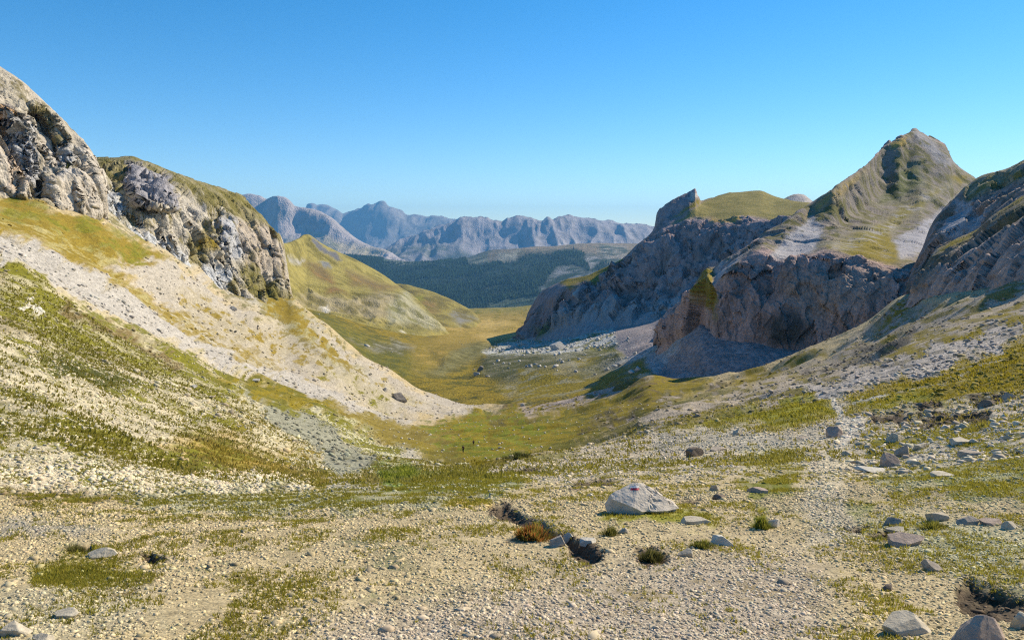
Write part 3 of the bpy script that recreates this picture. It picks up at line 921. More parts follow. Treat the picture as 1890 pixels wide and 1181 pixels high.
C = {
 640: [(640,1400),(600,1600),(560,1800),(520,2000),(580,2600)],
 720: [(640,1400),(598,1550),(560,1750),(522,1950),(580,2600)],
 747: [(640,1400),(597,1520),(560,1720),(524,1920),(580,2600)],
 770: [(640,1400),(598,1500),(562,1700),(531,1900),(590,2600)],
 810: [(640,1400),(600,1500),(572,1700),(544,1880),(600,2600)],
 853: [(640,1450),(600,1560),(582,1720),(564,1850),(620,2600)],
 875: [(640,1500),(602,1600),(589,1720),(576,1800),(630,2600)],
 895: [(650,1550),(612,1650),(605,1730),(600,1780),(640,2600)],
}
g = Sheet(C, du=1.5, dv=1.5)
g.displace(9, 160, octs=6, seed=96, warp=.5)
g.base((.26,.215,.055), (.16,.13,.035), .45)
g.paint([([(745,560),(800,550),(810,575),(770,590)], (.22,.15,.05), None, .4, 10), ([(840,570),(880,590),(850,600),(830,580)], (.2,.19,.16), None, .4, 7),
         ([(750,548),(780,545),(785,555),(760,560)], BRIGHT, None, .2, 6)])
g.build('low_hill', hill_m)

# ================================================================== far right wall with its horn and grassy dome
C = {
 940:  [(660,1100),(640,1150),(639,1160),(638,1170),(637,1180),(636,1190),(660,1500)],
 960:  [(660,1050),(634,1100),(628,1120),(622,1150),(618,1180),(614,1200),(660,1500)],
 981:  [(655,1000),(629,1050),(614,1080),(592,1120),(575,1200),(564,1260),(640,1600)],
 1001: [(650,960),(623,1000),(600,1040),(562,1100),(546,1160),(537,1230),(620,1600)],
 1020: [(648,930),(618,970),(596,1010),(548,1060),(534,1120),(527,1190),(620,1600)],
 1046: [(645,900),(613,940),(588,980),(530,1040),(521,1090),(515,1140),(620,1600)],
 1068: [(642,870),(607,910),(580,955),(528,1020),(518,1060),(511,1110),(620,1600)],
 1083: [(640,860),(605,895),(575,935),(520,1010),(512,1050),(508,1090),(610,1600)],
 1110: [(640,830),(612,870),(570,920),(515,1000),(503,1030),(497,1070),(600,1600)],
 1151: [(650,790),(616,840),(562,905),(490,985),(481,1010),(476,1050),(590,1600)],
 1180: [(650,760),(614,810),(560,880),(462,975),(453,1000),(448,1040),(580,1600)],
 1205: [(650,740),(612,790),(558,865),(438,965),(430,990),(426,1030),(560,1600)],
 1210: [(650,735),(612,785),(558,862),(434,962),(424,990),(418,1030),(560,1600)],
 1213: [(650,735),(612,783),(558,860),(432,962),(415,990),(397,1020),(540,1600)],
 1235: [(650,715),(611,770),(556,850),(418,960),(400,985),(376,1020),(520,1600)],
 1259: [(650,700),(611,755),(552,835),(411,955),(388,985),(361,1020),(500,1600)],
 1276: [(650,692),(610,742),(549,827),(405,950),(376,990),(352,1020),(480,1600)],
 1283: [(650,689),(610,739),(547,824),(403,950),(375,990),(347,1020),(480,1600)],
 1287: [(650,685),(610,737),(546,822),(402,950),(378,1000),(357,1030),(480,1600)],
 1294: [(650,680),(610,735),(545,820),(401,948),(382,1010),(370,1080),(480,1600)],
 1312: [(650,670),(609,725),(543,812),(406,935),(385,1010),(366,1110),(460,1600)],
 1347: [(650,650),(608,705),(538,800),(404,920),(380,1020),(356,1180),(450,1700)],
 1375: [(650,640),(607,695),(535,790),(399,915),(378,1020),(354,1210),(450,1700)],
 1400: [(650,630),(606,690),(532,780),(405,900),(378,1020),(352,1220),(450,1700)],
 1432: [(650,620),(605,680),(530,770),(410,880),(388,990),(363,1200),(450,1700)],
 1465: [(650,610),(605,670),(530,760),(402,870),(390,960),(371,1120),(450,1700)],
 1500: [(650,600),(605,660),(530,750),(402,860),(390,940),(375,1060),(450,1700)],
 1580: [(650,600),(605,660),(530,750),(420,850),(405,920),(395,1000),(450,1700)],
}
g = Sheet(C, du=1.3, dv=1.3)
cl = sstep(1.2, 1.9, g.t) * (1 - sstep(2.6, 3.1, g.t))
horn = poly_w(g.u, g.v, [(1205,430),(1208,392),(1235,370),(1281,345),(1296,366),(1280,382),(1250,398),(1225,418)], 3)
g.displace(np.maximum(cl, horn * .05) * 22, 150, octs=4, seed=101, scale=(1, 1, .25), ridge=True, warp=.5)
g.blocks(cl * 10, 75, scale=(1, 1, .22), seed=102)
g.blocks(np.maximum(cl, horn * .12) * 8, 26, scale=(1, 1, .26), seed=103)
g.blocks(np.maximum(cl, horn * .3) * 3.6, 11, scale=(1, 1, .4), seed=104)
g.displace(3.0, 25, octs=6, seed=103, gain=.55)
g.base((.30,.235,.235), (.19,.155,.15), .4)
g.paint([
 ([(1240,415),(1300,370),(1347,350),(1420,348),(1500,372),(1500,405),(1465,404),(1440,412),(1391,400),(1364,402),(1330,410),(1312,402),(1275,404)], (.235,.195,.055), (.17,.15,.035), .42, 5),
 ([(1312,400),(1330,410),(1364,402),(1370,410),(1340,418),(1312,420)], OCHRE, None, .4, 5),
 ([(1030,520),(1046,512),(1083,505),(1151,473),(1165,465),(1150,490),(1120,510),(1100,525),(1085,518),(1050,530)], GREENGOLD, GOLD, .3, 5),
 ([(1085,508),(1151,476),(1125,512),(1100,525)], GREENGOLD, GREEN, .3, 4),
 ([(1195,430),(1203,440),(1190,480),(1175,500),(1180,465)], (.48,.46,.42), None, .25, 4),
 ([(1072,525),(1078,535),(1076,560),(1070,552)], (.5,.48,.44), None, .3, 3),
 ([(1276,352),(1286,360),(1284,372),(1272,366)], (.5,.46,.42), None, .2, 3),
 ([(1280,370),(1296,366),(1290,378),(1265,390),(1240,405)], GREENGOLD, None, .3, 4),
 ([(950,640),(1000,600),(1090,572),(1240,555),(1300,540),(1300,640),(1180,650),(1040,640)], (.33,.315,.32), (.24,.23,.22), .2, 8),
 ([(985,605),(1010,590),(1020,610),(990,628)], (.16,.15,.03), (.4,.38,.3), .3, 6),
], warp=4, wl=20)
wall_m = terrain_mat('wall_rock', 28, speck=.25, bump=1.0, sharp=4, stretch=(1, 1, .35), speck_size=2.5)
g.build('far_cliff_mountain', wall_m)

C = {
 1420: [(420,1500),(395,1600),(378,1700),(440,2200)],
 1440: [(420,1500),(390,1600),(370,1700),(440,2200)],
 1455: [(420,1500),(385,1600),(361,1700),(440,2200)],
 1470: [(420,1500),(380,1600),(357,1700),(440,2200)],
 1484: [(420,1500),(380,1600),(359,1700),(440,2200)],
 1500: [(420,1500),(390,1600),(371,1700),(440,2200)],
 1530: [(420,1500),(400,1600),(385,1700),(440,2200)],
}
g = Sheet(C, du=1.3, dv=1.3)
g.displace(7, 60, octs=6, seed=108, gain=.55)
g.base((.42,.37,.34), (.3,.26,.2), .35)
g.build('distant_knoll_hill', hill_m)

# ================================================================== middle right block: cliff, plateau, pyramid peak
C = {
 1205: [(690,410),(650,420),(640,422),(634,424),(630,426),(627,428),(624,430),(621,432),(700,500)],
 1214: [(690,405),(640,412),(625,414),(610,417),(606,419),(603,421),(600,424),(598,427),(700,500)],
 1225: [(690,395),(634,402),(612,405),(592,409),(588,412),(585,415),(583,418),(581,422),(690,500)],
 1250: [(690,380),(630,390),(600,394),(572,400),(569,403),(567,407),(565,411),(563,415),(680,500)],
 1275: [(700,366),(630,376),(590,382),(556,392),(553,395),(550,399),(548,404),(546,409),(660,500)],
 1295: [(700,356),(632,366),(580,372),(528,386),(520,392),(515,398),(511,404),(507,409),(640,500)],
 1306: [(700,350),(633,358),(575,364),(512,382),(505,390),(501,398),(499,405),(497,412),(630,500)],
 1316: [(700,340),(633,349),(580,354),(523,368),(512,382),(505,394),(500,404),(496,414),(620,500)],
 1340: [(700,335),(636,345),(570,350),(498,366),(494,380),(490,392),(485,404),(481,414),(610,520)],
 1371: [(700,332),(640,342),(560,348),(476,368),(472,384),(468,398),(464,410),(460,420),(590,540)],
 1408: [(710,328),(645,338),(560,345),(456,372),(450,392),(444,408),(437,424),(431,440),(570,580)],
 1440: [(710,324),(648,334),(565,342),(474,364),(458,388),(443,405),(428,425),(413,445),(560,620)],
 1469: [(715,320),(650,330),(570,338),(481,358),(455,390),(434,415),(413,436),(393,458),(540,650)],
 1500: [(715,315),(650,326),(565,335),(470,360),(446,395),(424,430),(399,456),(373,484),(520,700)],
 1534: [(710,312),(645,322),(555,332),(459,362),(436,405),(418,440),(386,457),(351,475),(500,700)],
 1560: [(700,308),(635,318),(550,328),(466,357),(438,410),(405,465),(368,485),(331,506),(480,740)],
 1595: [(690,304),(622,314),(550,323),(474,350),(440,405),(380,510),(344,532),(306,555),(460,780)],
 1635: [(680,300),(605,308),(550,317),(486,343),(448,402),(345,588),(306,612),(268,637),(440,860)],
 1660: [(670,298),(595,305),(550,313),(492,340),(450,405),(368,552),(300,610),(255,648),(430,880)],
 1674: [(665,296),(588,302),(550,311),(495,338),(450,405),(374,545),(304,618),(248,668),(430,900)],
 1687: [(660,294),(580,300),(550,309),(498,336),(450,405),(380,535),(308,612),(239,690),(430,900)],
 1700: [(655,292),(580,298),(550,307),(505,334),(450,408),(386,525),(316,606),(246,688),(430,900)],
 1722: [(650,290),(580,296),(550,305),(520,330),(455,412),(396,522),(330,600),(258,685),(430,900)],
 1741: [(650,288),(580,294),(550,303),(530,328),(460,415),(400,524),(340,600),(267,682),(430,900)],
 1750: [(650,287),(580,293),(550,302),(530,326),(462,417),(402,530),(345,600),(281,680),(430,900)],
 1760: [(650,286),(580,292),(550,301),(530,325),(465,420),(404,545),(350,640),(298,732),(430,960)],
 1798: [(650,280),(580,288),(550,298),(535,320),(470,425),(410,560),(370,640),(328,712),(430,940)],
 1850: [(650,275),(580,283),(550,292),(540,315),(480,425),(430,560),(395,640),(365,700),(440,900)],
}
C = {q: [(v, d * (.90 if (i < 4 and q >= 1306) else .93 if q < 1306 and i < 4 else 1)) for i, (v, d) in enumerate(c)] for q, c in C.items()}
g = Sheet(C, du=1.3, dv=1.3)
cl = sstep(.6, 1.5, g.t) * (1 - sstep(2.55, 3.05, g.t))
g.displace(cl * 7, 90, octs=4, seed=111, scale=(1, 1, .3), warp=.6)
g.blocks(cl * 5, 34, scale=(1, 1, .28), seed=211)
g.blocks(cl * 2.6, 13, scale=(1, 1, .32), seed=311)
g.blocks(cl * 1.1, 5, scale=(1, 1, .5), seed=411)
up = sstep(3.1, 3.8, g.t)
up = up * (1 - .7 * sstep(6.2, 7, g.t))
g.displace(up * np.clip((g.d - 470) * .02, 0, 5), 90, octs=4, seed=113, warp=.5)
g.blocks(up * 1.3, 26, scale=(1, 1, .6), seed=511, tilt=.7)
g.displace(.3 + up * 3.0, 14, octs=6, seed=115, gain=.62)
crest = sstep(6.0, 6.8, g.t) * (1 - sstep(7.0, 7.6, g.t)) * poly_w(g.u, g.v, [(1560, 350), (1670, 225), (1700, 225), (1790, 330), (1740, 330), (1690, 270), (1600, 350)], 10)
g.blocks(crest * 2.4, 12, seed=512)
g.displace(1.2, 8, octs=5, seed=114, gain=.6)
g.base((.42,.305,.27), (.25,.19,.17), .40)
g.paint([
 # plateau and peak
 ([(1300,495),(1371,466),(1408,430),(1469,390),(1600,300),(1687,235),(1760,280),(1850,330),(1850,540),(1700,505),(1644,488),(1575,472),(1526,458),(1481,478),(1444,478),(1408,452),(1371,476),(1316,520)], (.235,.20,.17), (.135,.125,.04), .45, 5),
 ([(1420,470),(1500,400),(1510,410),(1520,440),(1480,478),(1445,480)], (.37,.355,.36), (.17,.155,.07), .22, 6),
 ([(1510,455),(1560,440),(1640,400),(1700,360),(1760,335),(1700,385),(1640,430),(1640,480),(1580,472),(1528,462)], (.20,.17,.04), (.34,.31,.28), .42, 9),
 ([(1600,440),(1640,430),(1680,480),(1640,490),(1560,470)], GREENGOLD, None, .3, 8),
 ([(1650,440),(1720,400),(1770,360),(1770,400),(1700,470),(1660,480)], (.36,.345,.36), (.2,.18,.12), .25, 7),
 ([(1650,320),(1690,300),(1710,340),(1660,370),(1620,380)], (.11,.12,.035), (.25,.23,.18), .35, 10),
 ([(1640,268),(1670,252),(1668,275),(1645,278)], OCHRE, None, .3, 5),
 ([(1745,325),(1795,325),(1770,345)], GREENGOLD, None, .3, 6),
 ([(1680,240),(1700,245),(1760,300),(1740,310),(1700,270)], (.30,.28,.28), None, .3, 5),
 ([(1500,380),(1600,310),(1570,350),(1480,410)], (.30,.22,.08), (.2,.18,.16), .4, 7),
 # grass on the buttress, lit scree behind it
 ([(1290,520),(1300,498),(1316,500),(1314,530),(1308,590),(1296,560)], GREENGOLD, (.2,.18,.1), .35, 5),
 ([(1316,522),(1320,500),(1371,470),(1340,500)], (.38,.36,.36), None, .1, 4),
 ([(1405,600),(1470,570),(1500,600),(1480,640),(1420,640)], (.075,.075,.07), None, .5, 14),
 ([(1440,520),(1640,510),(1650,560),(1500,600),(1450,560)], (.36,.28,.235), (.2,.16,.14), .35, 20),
], warp=6, wl=22)
block_m = terrain_mat('block_rock', 14, speck=.35, bump=1.0, sharp=4, stretch=(1, 1, .2), speck_size=1.3)
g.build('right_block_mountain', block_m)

# ================================================================== near right: slabby shoulder, then the pink buttress
C = {
 1680: [(620,245),(570,250),(545,262),(522,276),(512,284),(503,292),(560,380)],
 1697: [(620,240),(568,246),(535,258),(498,274),(480,284),(468,294),(540,380)],
 1722: [(620,232),(565,238),(520,252),(468,272),(430,284),(410,298),(500,380)],
 1738: [(620,228),(560,234),(510,248),(450,270),(412,284),(390,302),(490,380)],
 1766: [(610,220),(550,228),(490,242),(430,266),(385,286),(362,308),(470,380)],
 1790: [(605,214),(545,222),(480,238),(415,264),(365,286),(337,310),(450,380)],
 1818: [(600,208),(540,216),(470,232),(400,260),(350,284),(321,308),(440,380)],
 1850: [(590,200),(530,209),(460,225),(385,254),(340,280),(313,304),(430,380)],
 1890: [(580,192),(520,202),(440,218),(365,248),(320,274),(296,298),(420,370)],
 2050: [(540,170),(470,180),(380,200),(310,228),(260,250),(236,275),(360,340)],
 2400: [(440,140),(360,150),(270,165),(200,185),(150,200),(120,220),(240,280)],
}
g = Sheet(C, du=1.3, dv=1.3)
hN = sstep(.3, 1, g.t) * (1 - .8 * sstep(4.2, 5, g.t))
g.displace(hN * 5, 60, octs=4, seed=121, scale=(1, 1, .5), warp=.5)
g.blocks(hN * 3.2, 24, scale=(1, 1, .4), seed=221)
g.blocks(hN * 1.5, 9, scale=(1, 1, .4), seed=321)
g.displace(.2 + hN * 1.0, 5, octs=5, seed=122, gain=.6)
g.base((.29,.225,.20), (.17,.14,.10), .42)
g.paint([
 ([(1733,423),(1765,370),(1790,365),(1790,400),(1760,440),(1740,436)], (.36,.35,.36), None, .15, 5),
 ([(1795,395),(1812,380),(1815,400),(1790,425),(1780,425)], (.36,.33,.33), None, .2, 5),
 ([(1770,345),(1818,320),(1890,295),(1890,325),(1820,345),(1780,365)], (.27,.24,.16), (.17,.155,.05), .45, 8),
], warp=5, wl=20)
g.build('slabby_shoulder_mountain', block_m)

C = {
 1672: [(640,180),(600,190),(585,198),(575,206),(568,214),(562,222),(620,300)],
 1688: [(650,172),(600,182),(575,188),(562,196),(553,205),(545,214),(600,290)],
 1700: [(655,166),(602,176),(570,182),(545,190),(530,202),(520,214),(590,290)],
 1721: [(655,160),(602,170),(560,176),(520,186),(492,202),(472,220),(580,290)],
 1753: [(650,152),(598,162),(550,168),(498,180),(468,200),(447,222),(560,290)],
 1802: [(640,140),(590,151),(530,158),(470,172),(444,198),(424,222),(540,290)],
 1835: [(635,132),(585,144),(520,152),(450,167),(420,192),(395,218),(520,290)],
 1862: [(630,126),(580,138),(505,147),(435,162),(402,188),(378,214),(510,280)],
 1890: [(625,120),(575,132),(495,142),(420,158),(386,184),(361,210),(500,280)],
 2050: [(590,104),(530,115),(430,125),(350,140),(310,160),(290,180),(400,240)],
 2400: [(500,84),(430,93),(320,102),(240,115),(190,130),(170,150),(260,200)],
}
g = Sheet(C, du=1.3, dv=1.3)
cl = sstep(.4, 1.1, g.t) * (1 - .8 * sstep(3.8, 4.8, g.t))
g.displace(cl * 3, 40, octs=4, seed=131, scale=(1, 1, .55), warp=.5)
g.blocks(cl * 2.0, 18, scale=(1, 1, .4), seed=231)
g.blocks(cl * .9, 6.5, scale=(1, 1, .42), seed=331)
g.displace(.15 + cl * .6, 3, octs=5, seed=132, gain=.6)
g.base((.40,.31,.27), (.24,.19,.17), .34)
g.paint([
 ([(1690,520),(1721,468),(1802,420),(1835,390),(1890,355),(2400,160),(2400,250),(1890,410),(1835,435),(1790,460),(1740,500),(1700,540)], (.20,.175,.14), (.12,.11,.06), .45, 8),
 ([(1720,475),(1755,445),(1805,422),(1802,430),(1770,450),(1745,470)], GREENGOLD, (.12,.12,.03), .35, 5),
 ([(1840,395),(1890,358),(1890,375),(1850,400)], GREENGOLD, None, .4, 6),
 ([(1680,600),(1890,575),(1890,620),(1700,640)], (.24,.22,.21), (.12,.12,.05), .4, 10),
], warp=6, wl=20)
g.build('pink_buttress_mountain', block_m)

# ================================================================== wooded hill and far ranges
C = {
 560:  [(600,3600),(540,4600),(505,5400),(476,6200),(540,8000)],
 640:  [(600,3600),(540,4600),(505,5400),(473,6200),(540,8000)],
 700:  [(600,3600),(545,4600),(515,5400),(478,6300),(540,8000)],
 720:  [(600,3600),(545,4600),(515,5400),(482,6300),(540,8000)],
 800:  [(605,3600),(545,4600),(510,5400),(481,6300),(540,8000)],
 860:  [(605,3600),(545,4600),(505,5400),(477,6300),(540,8000)],
 900:  [(605,3600),(545,4500),(500,5300),(468,6300),(540,8000)],
 965:  [(605,3500),(540,4400),(495,5200),(461,6200),(540,8000)],
 1017: [(605,3400),(535,4300),(490,5200),(456,6300),(540,8000)],
 1070: [(605,3400),(530,4300),(485,5200),(449,6500),(540,8000)],
 1150: [(605,3400),(520,4300),(480,5200),(446.5,6600),(540,8000)],
 1176: [(605,3400),(520,4300),(480,5200),(448,6600),(540,8000)],
 1300: [(605,3400),(530,4300),(490,5200),(455,6500),(540,8000)],
}
g = Sheet(C, du=1.6, dv=1.6)
g.displace(60, 900, octs=6, seed=141, warp=.6, gain=.52)
g.displace(14, 160, octs=6, seed=142, gain=.6, ridge=True)
g.base((.018,.036,.018), (.08,.085,.05), .22)
g.paint([
 ([(880,475),(965,455),(1070,442),(1180,440),(1300,445),(1300,500),(1180,480),(1150,490),(1060,462),(960,475),(900,485)], (.26,.20,.13), (.16,.14,.08), .4, 7),
 ([(920,472),(960,468),(955,480),(920,483)], (.36,.33,.24), None, .3, 5),
 ([(1100,455),(1150,450),(1160,480),(1130,500),(1110,480)], (.30,.26,.2), (.06,.08,.05), .5, 6),
 ([(1080,470),(1120,480),(1090,495)], (.3,.28,.26), (.03,.05,.03), .45, 6),
 ([(1030,500),(1060,495),(1100,510),(1060,520),(1010,545),(1000,530)], (.26,.25,.24), (.02,.04,.02), .6, 9),
 ([(700,470),(900,470),(900,486),(700,495)], (.05,.07,.04), (.18,.18,.13), .35, 8),
 ([(860,480),(900,476),(905,490),(870,492)], (.24,.23,.15), (.03,.05,.03), .45, 6),
 ([(900,555),(1000,550),(1000,570),(900,575)], (.10,.12,.06), (.02,.04,.02), .5, 6),
], warp=8, wl=24)
FHS = g
g.build('wooded_hill', terrain_mat('forest_cover', 260, speck=.9, bump=1.0, sharp=4, speck_size=16))

C = {
 330:  [(520,7000),(480,7800),(430,8600),(400,9000),(520,12000)],
 430:  [(520,7000),(485,7700),(420,8500),(366,9000),(520,12000)],
 448:  [(520,7000),(487,7650),(420,8500),(360,9000),(520,12000)],
 462:  [(520,7000),(487,7600),(420,8500),(358,9000),(520,12000)],
 478:  [(520,7000),(487,7600),(420,8550),(361,9000),(520,12000)],
 493:  [(520,7000),(487,7550),(422,8550),(368,8950),(520,12000)],
 505:  [(520,7000),(487,7500),(418,8350),(363,8700),(520,12000)],
 513:  [(520,7000),(487,7450),(418,8250),(362,8650),(520,12000)],
 525:  [(520,7000),(487,7450),(420,8250),(364,8650),(520,12000)],
 533:  [(520,7000),(487,7450),(424,8250),(369,8650),(520,12000)],
 544:  [(520,7000),(487,7450),(430,8250),(381,8650),(520,12000)],
 567:  [(520,7000),(487,7400),(433,8200),(385,8600),(520,12000)],
 588:  [(520,7000),(487,7400),(436,8100),(390,8600),(520,12000)],
 609:  [(520,7000),(487,7350),(443,8000),(401,8500),(520,12000)],
 641:  [(520,7000),(487,7300),(456,7900),(428,8400),(520,12000)],
 660:  [(520,7000),(487,7300),(463,7800),(443,8300),(520,12000)],
 683:  [(520,7000),(487,7300),(470,7700),(454,8100),(520,12000)],
 713:  [(520,7000),(487,7300),(476,7500),(463,7800),(520,12000)],
 750:  [(520,7000),(495,7200),(490,7400),(485,7600),(520,12000)],
}
g = Sheet(C, du=1.2, dv=1.2)
hN = sstep(.3, 1, g.t) * (1 - .85 * sstep(2.1, 2.9, g.t))
g.displace(hN * 36, 420, octs=4, seed=151, ridge=True, scale=(1, .35, .5), warp=.5)
g.displace((.4 + .6 * hN) * 30, 200, octs=7, seed=152, ridge=True, scale=(1, .5, .5), gain=.55)
g.base((.40,.35,.34), (.28,.25,.23), .35)
g.paint([([(560,420),(640,450),(713,463),(700,478),(640,475),(600,460)], (.40,.34,.24), (.16,.17,.09), .3, 8),
         ([(440,440),(520,440),(600,460),(640,480),(440,490)], (.20,.20,.16), (.3,.27,.25), .4, 10)])
far_m = terrain_mat('far_rock', 300, speck=.06, bump=1.0, sharp=3, stretch=(1, 1, .5), speck_size=25)
g.build('grey_dome_mountain', far_m)

C = {
 690:  [(520,8000),(490,9600),(480,10000),(473,10400),(520,15000)],
 700:  [(520,8000),(488,9500),(478,10000),(467,10500),(520,15000)],
 740:  [(520,8000),(488,9300),(468,10000),(446,10600),(520,15000)],
 806:  [(520,8000),(488,9100),(455,9900),(421,10600),(520,15000)],
 840:  [(520,8000),(488,9000),(452,9900),(411,10600),(520,15000)],
 851:  [(520,8000),(488,9000),(450,9900),(405,10600),(520,15000)],
 877:  [(520,8000),(487,9000),(448,9900),(401,10600),(520,15000)],
 898:  [(520,8000),(487,9000),(448,9900),(404,10600),(520,15000)],
 914:  [(520,8000),(486,9000),(448,9900),(409,10600),(520,15000)],
 927:  [(520,8000),(485,9000),(448,9900),(409,10600),(520,15000)],
 938:  [(520,8000),(484,9000),(446,9900),(405,10600),(520,15000)],
 957:  [(520,8000),(482,9000),(444,9900),(401,10600),(520,15000)],
 972:  [(520,8000),(480,9000),(443,9900),(402,10600),(520,15000)],
 999:  [(520,8000),(478,9000),(442,9900),(408,10600),(520,15000)],
 1012: [(520,8000),(476,9000),(442,9900),(403,10600),(520,15000)],
 1021: [(520,8000),(476,9000),(442,9900),(407,10600),(520,15000)],
 1030: [(520,8000),(475,9000),(441,9900),(402,10700),(520,15000)],
 1049: [(520,8000),(475,9000),(440,9900),(400,10800),(520,15000)],
 1070: [(520,8000),(474,9000),(440,9900),(403,10900),(520,15000)],
 1123: [(520,8000),(474,9000),(440,9900),(410,11000),(520,15000)],
 1189: [(520,8000),(474,9000),(442,9900),(418,11000),(520,15000)],
 1300: [(520,8000),(474,9000),(446,9900),(426,11000),(520,15000)],
}
g = Sheet(C, du=1.2, dv=1.2)
hN = sstep(.3, 1, g.t)
g.displace(hN * (1 - .7 * sstep(2.3, 3, g.t)) * 120, 600, octs=4, seed=161, ridge=True, scale=(1, .3, .4), warp=.4)
g.displace(hN * 38, 180, octs=6, seed=162, ridge=True, scale=(1, .35, .4), gain=.6, warp=.4)
g.displace(32, 200, octs=5, seed=163, ridge=True, scale=(1, .4, .6))
g.base((.34,.31,.32), (.24,.22,.22), .35)
g.paint([([(700,470),(800,450),(900,480),(1000,470),(800,500),(690,490)], (.12,.13,.10), (.3,.27,.26), .45, 12),
         ([(900,470),(1000,460),(1080,450),(1050,462),(940,478)], (.46,.43,.42), None, .3, 6)])
g.build('toothed_range_mountain', far_m)

C = {
 480: [(520,14000),(450,16500),(392,18500),(520,24000)],
 560: [(520,14000),(450,16500),(386,18500),(520,24000)],
 575: [(520,14000),(450,16500),(377,18500),(520,24000)],
 586: [(520,14000),(450,16500),(381,18500),(520,24000)],
 597: [(520,14000),(450,16500),(380,18500),(520,24000)],
 622: [(520,14000),(450,16500),(389,18500),(520,24000)],
 633: [(520,14000),(455,16400),(395,18400),(520,24000)],
 656: [(520,14000),(455,16200),(390,18000),(520,24000)],
 679: [(520,14000),(455,16000),(381,17600),(520,24000)],
 690: [(520,14000),(455,16000),(380,17500),(520,24000)],
 705: [(520,14000),(455,16000),(376,17500),(520,24000)],
 715: [(520,14000),(455,16000),(382,17500),(520,24000)],
 736: [(520,14000),(460,16000),(390,17600),(520,24000)],
 753: [(520,14000),(460,16000),(399,17800),(520,24000)],
 774: [(520,14000),(460,16000),(400,18000),(520,24000)],
 787: [(520,14000),(460,16000),(403,18000),(520,24000)],
 802: [(520,14000),(460,16000),(400,18000),(520,24000)],
 840: [(520,14000),(460,16000),(408,18000),(520,24000)],
 940: [(520,14000),(460,16000),(412,18000),(520,24000)],
}
g = Sheet(C, du=1.2, dv=1.2)
hN = sstep(.2, .9, g.t)
g.displace(hN * (1 - .8 * sstep(1.4, 2, g.t)) * 200, 1200, octs=4, seed=171, ridge=True, scale=(1, .4, .5), warp=.4)
g.displace(hN * 60, 420, octs=6, seed=172, ridge=True, scale=(1, .5, .5), gain=.6)
g.displace(60, 480, octs=5, seed=173, ridge=True, scale=(1, .4, .6))
g.base((.27,.25,.25), (.18,.17,.17), .4)
g.build('blue_peak_mountain', far_m)

# land beneath everything, out to the horizon
def low_land():
    n = 60
    r = np.geomspace(300, 14000, n)
    a = np.linspace(0, 2 * math.pi, 97)
    rr, aa = np.meshgrid(r, a, indexing='ij')
    x, y = rr * np.cos(aa), rr * np.sin(aa)
    z = -420 - 330 * sstep(2000, 7000, rr) 
    P = np.stack([x, y, z], -1).reshape(-1, 3)
    P[:, 2] += 60 * fbm(P / 2500, 4, seed=7) * sstep(2500, 6000, rr.ravel())
    cnt = len(P)
    o = mesh_obj('lowland_terrain', P, grid_faces(n, 97), SHEET_LOW,
                 {'cover_a': np.tile([.05, .06, .03], (cnt, 1)), 'cover_b': np.tile([.14, .12, .06], (cnt, 1)), 'mix_b': np.full(cnt, .4)})
    o['kind'] = 'structure'
SHEET_LOW = terrain_mat('lowland_cover', 400, speck=.3, bump=.6, speck_size=25)
low_land()

# ------------------------------------------------------------------ air
bpy.ops.mesh.primitive_cube_add(size=1)
hz = bpy.context.object
hz.name = 'haze'
hz.data.name = 'haze'
hz.scale = (40000, 42000, 2300)
hz.location = (0, 14500, 300)
hz['kind'] = 'stuff'
hm = bpy.data.materials.new('air')
hm.use_nodes = True
hm.node_tree.nodes.clear()
ho = hm.node_tree.nodes.new('ShaderNodeOutputMaterial')
pv = hm.node_tree.nodes.new('ShaderNodeVolumePrincipled')
pv.inputs['Color'].default_value = (.20, .55, 1.0, 1)
pv.inputs['Density'].default_value = 3.1e-5
pv.inputs['Anisotropy'].default_value = 0.0
hm.node_tree.links.new(pv.outputs[0], ho.inputs['Volume'])
hm.cycles.homogeneous_volume = True if hasattr(hm.cycles, 'homogeneous_volume') else False
hz.data.materials.append(hm)

# ================================================================== loose stones, turf, boulders, walkers
rng = np.random.default_rng(11)


def stoniness(S):
    sa = np.clip((S.A[:, 2] / S.A[:, 0] - .25) / .4, 0, 1)
    sb = np.clip((S.B[:, 2] / S.B[:, 0] - .25) / .4, 0, 1)
    f = sstep(.2, .8, S.m)
    return (1 - f) * sa + f * sb


class Spots:
    """random points on a landform, by area and a density given at its vertices"""

    def __init__(self, S, dens, n):
        nr, nc = S.nr, S.nc
        G = S.P.reshape(nr, nc, 3)
        a, b, c = G[:-1, :-1], G[:-1, 1:], G[1:, :-1]
        ar = np.linalg.norm(np.cross(b - a, c - a), axis=2)
        w_ = ar * dens.reshape(nr, nc)[:-1, :-1]
        cum = np.cumsum(w_.ravel())
        k = np.searchsorted(cum, rng.random(n) * cum[-1])
        r, q = k // (nc - 1), k % (nc - 1)
        fr, fq = rng.random((n, 1)), rng.random((n, 1))
        self.P = (G[r, q] * (1 - fr) * (1 - fq) + G[r, q + 1] * (1 - fr) * fq + G[r + 1, q] * fr * (1 - fq) + G[r + 1, q + 1] * fr * fq)
        i = r * nc + q
        self.i = i
        self.A, self.B, self.m, self.d = S.A[i], S.B[i], S.m[i], S.d[i]


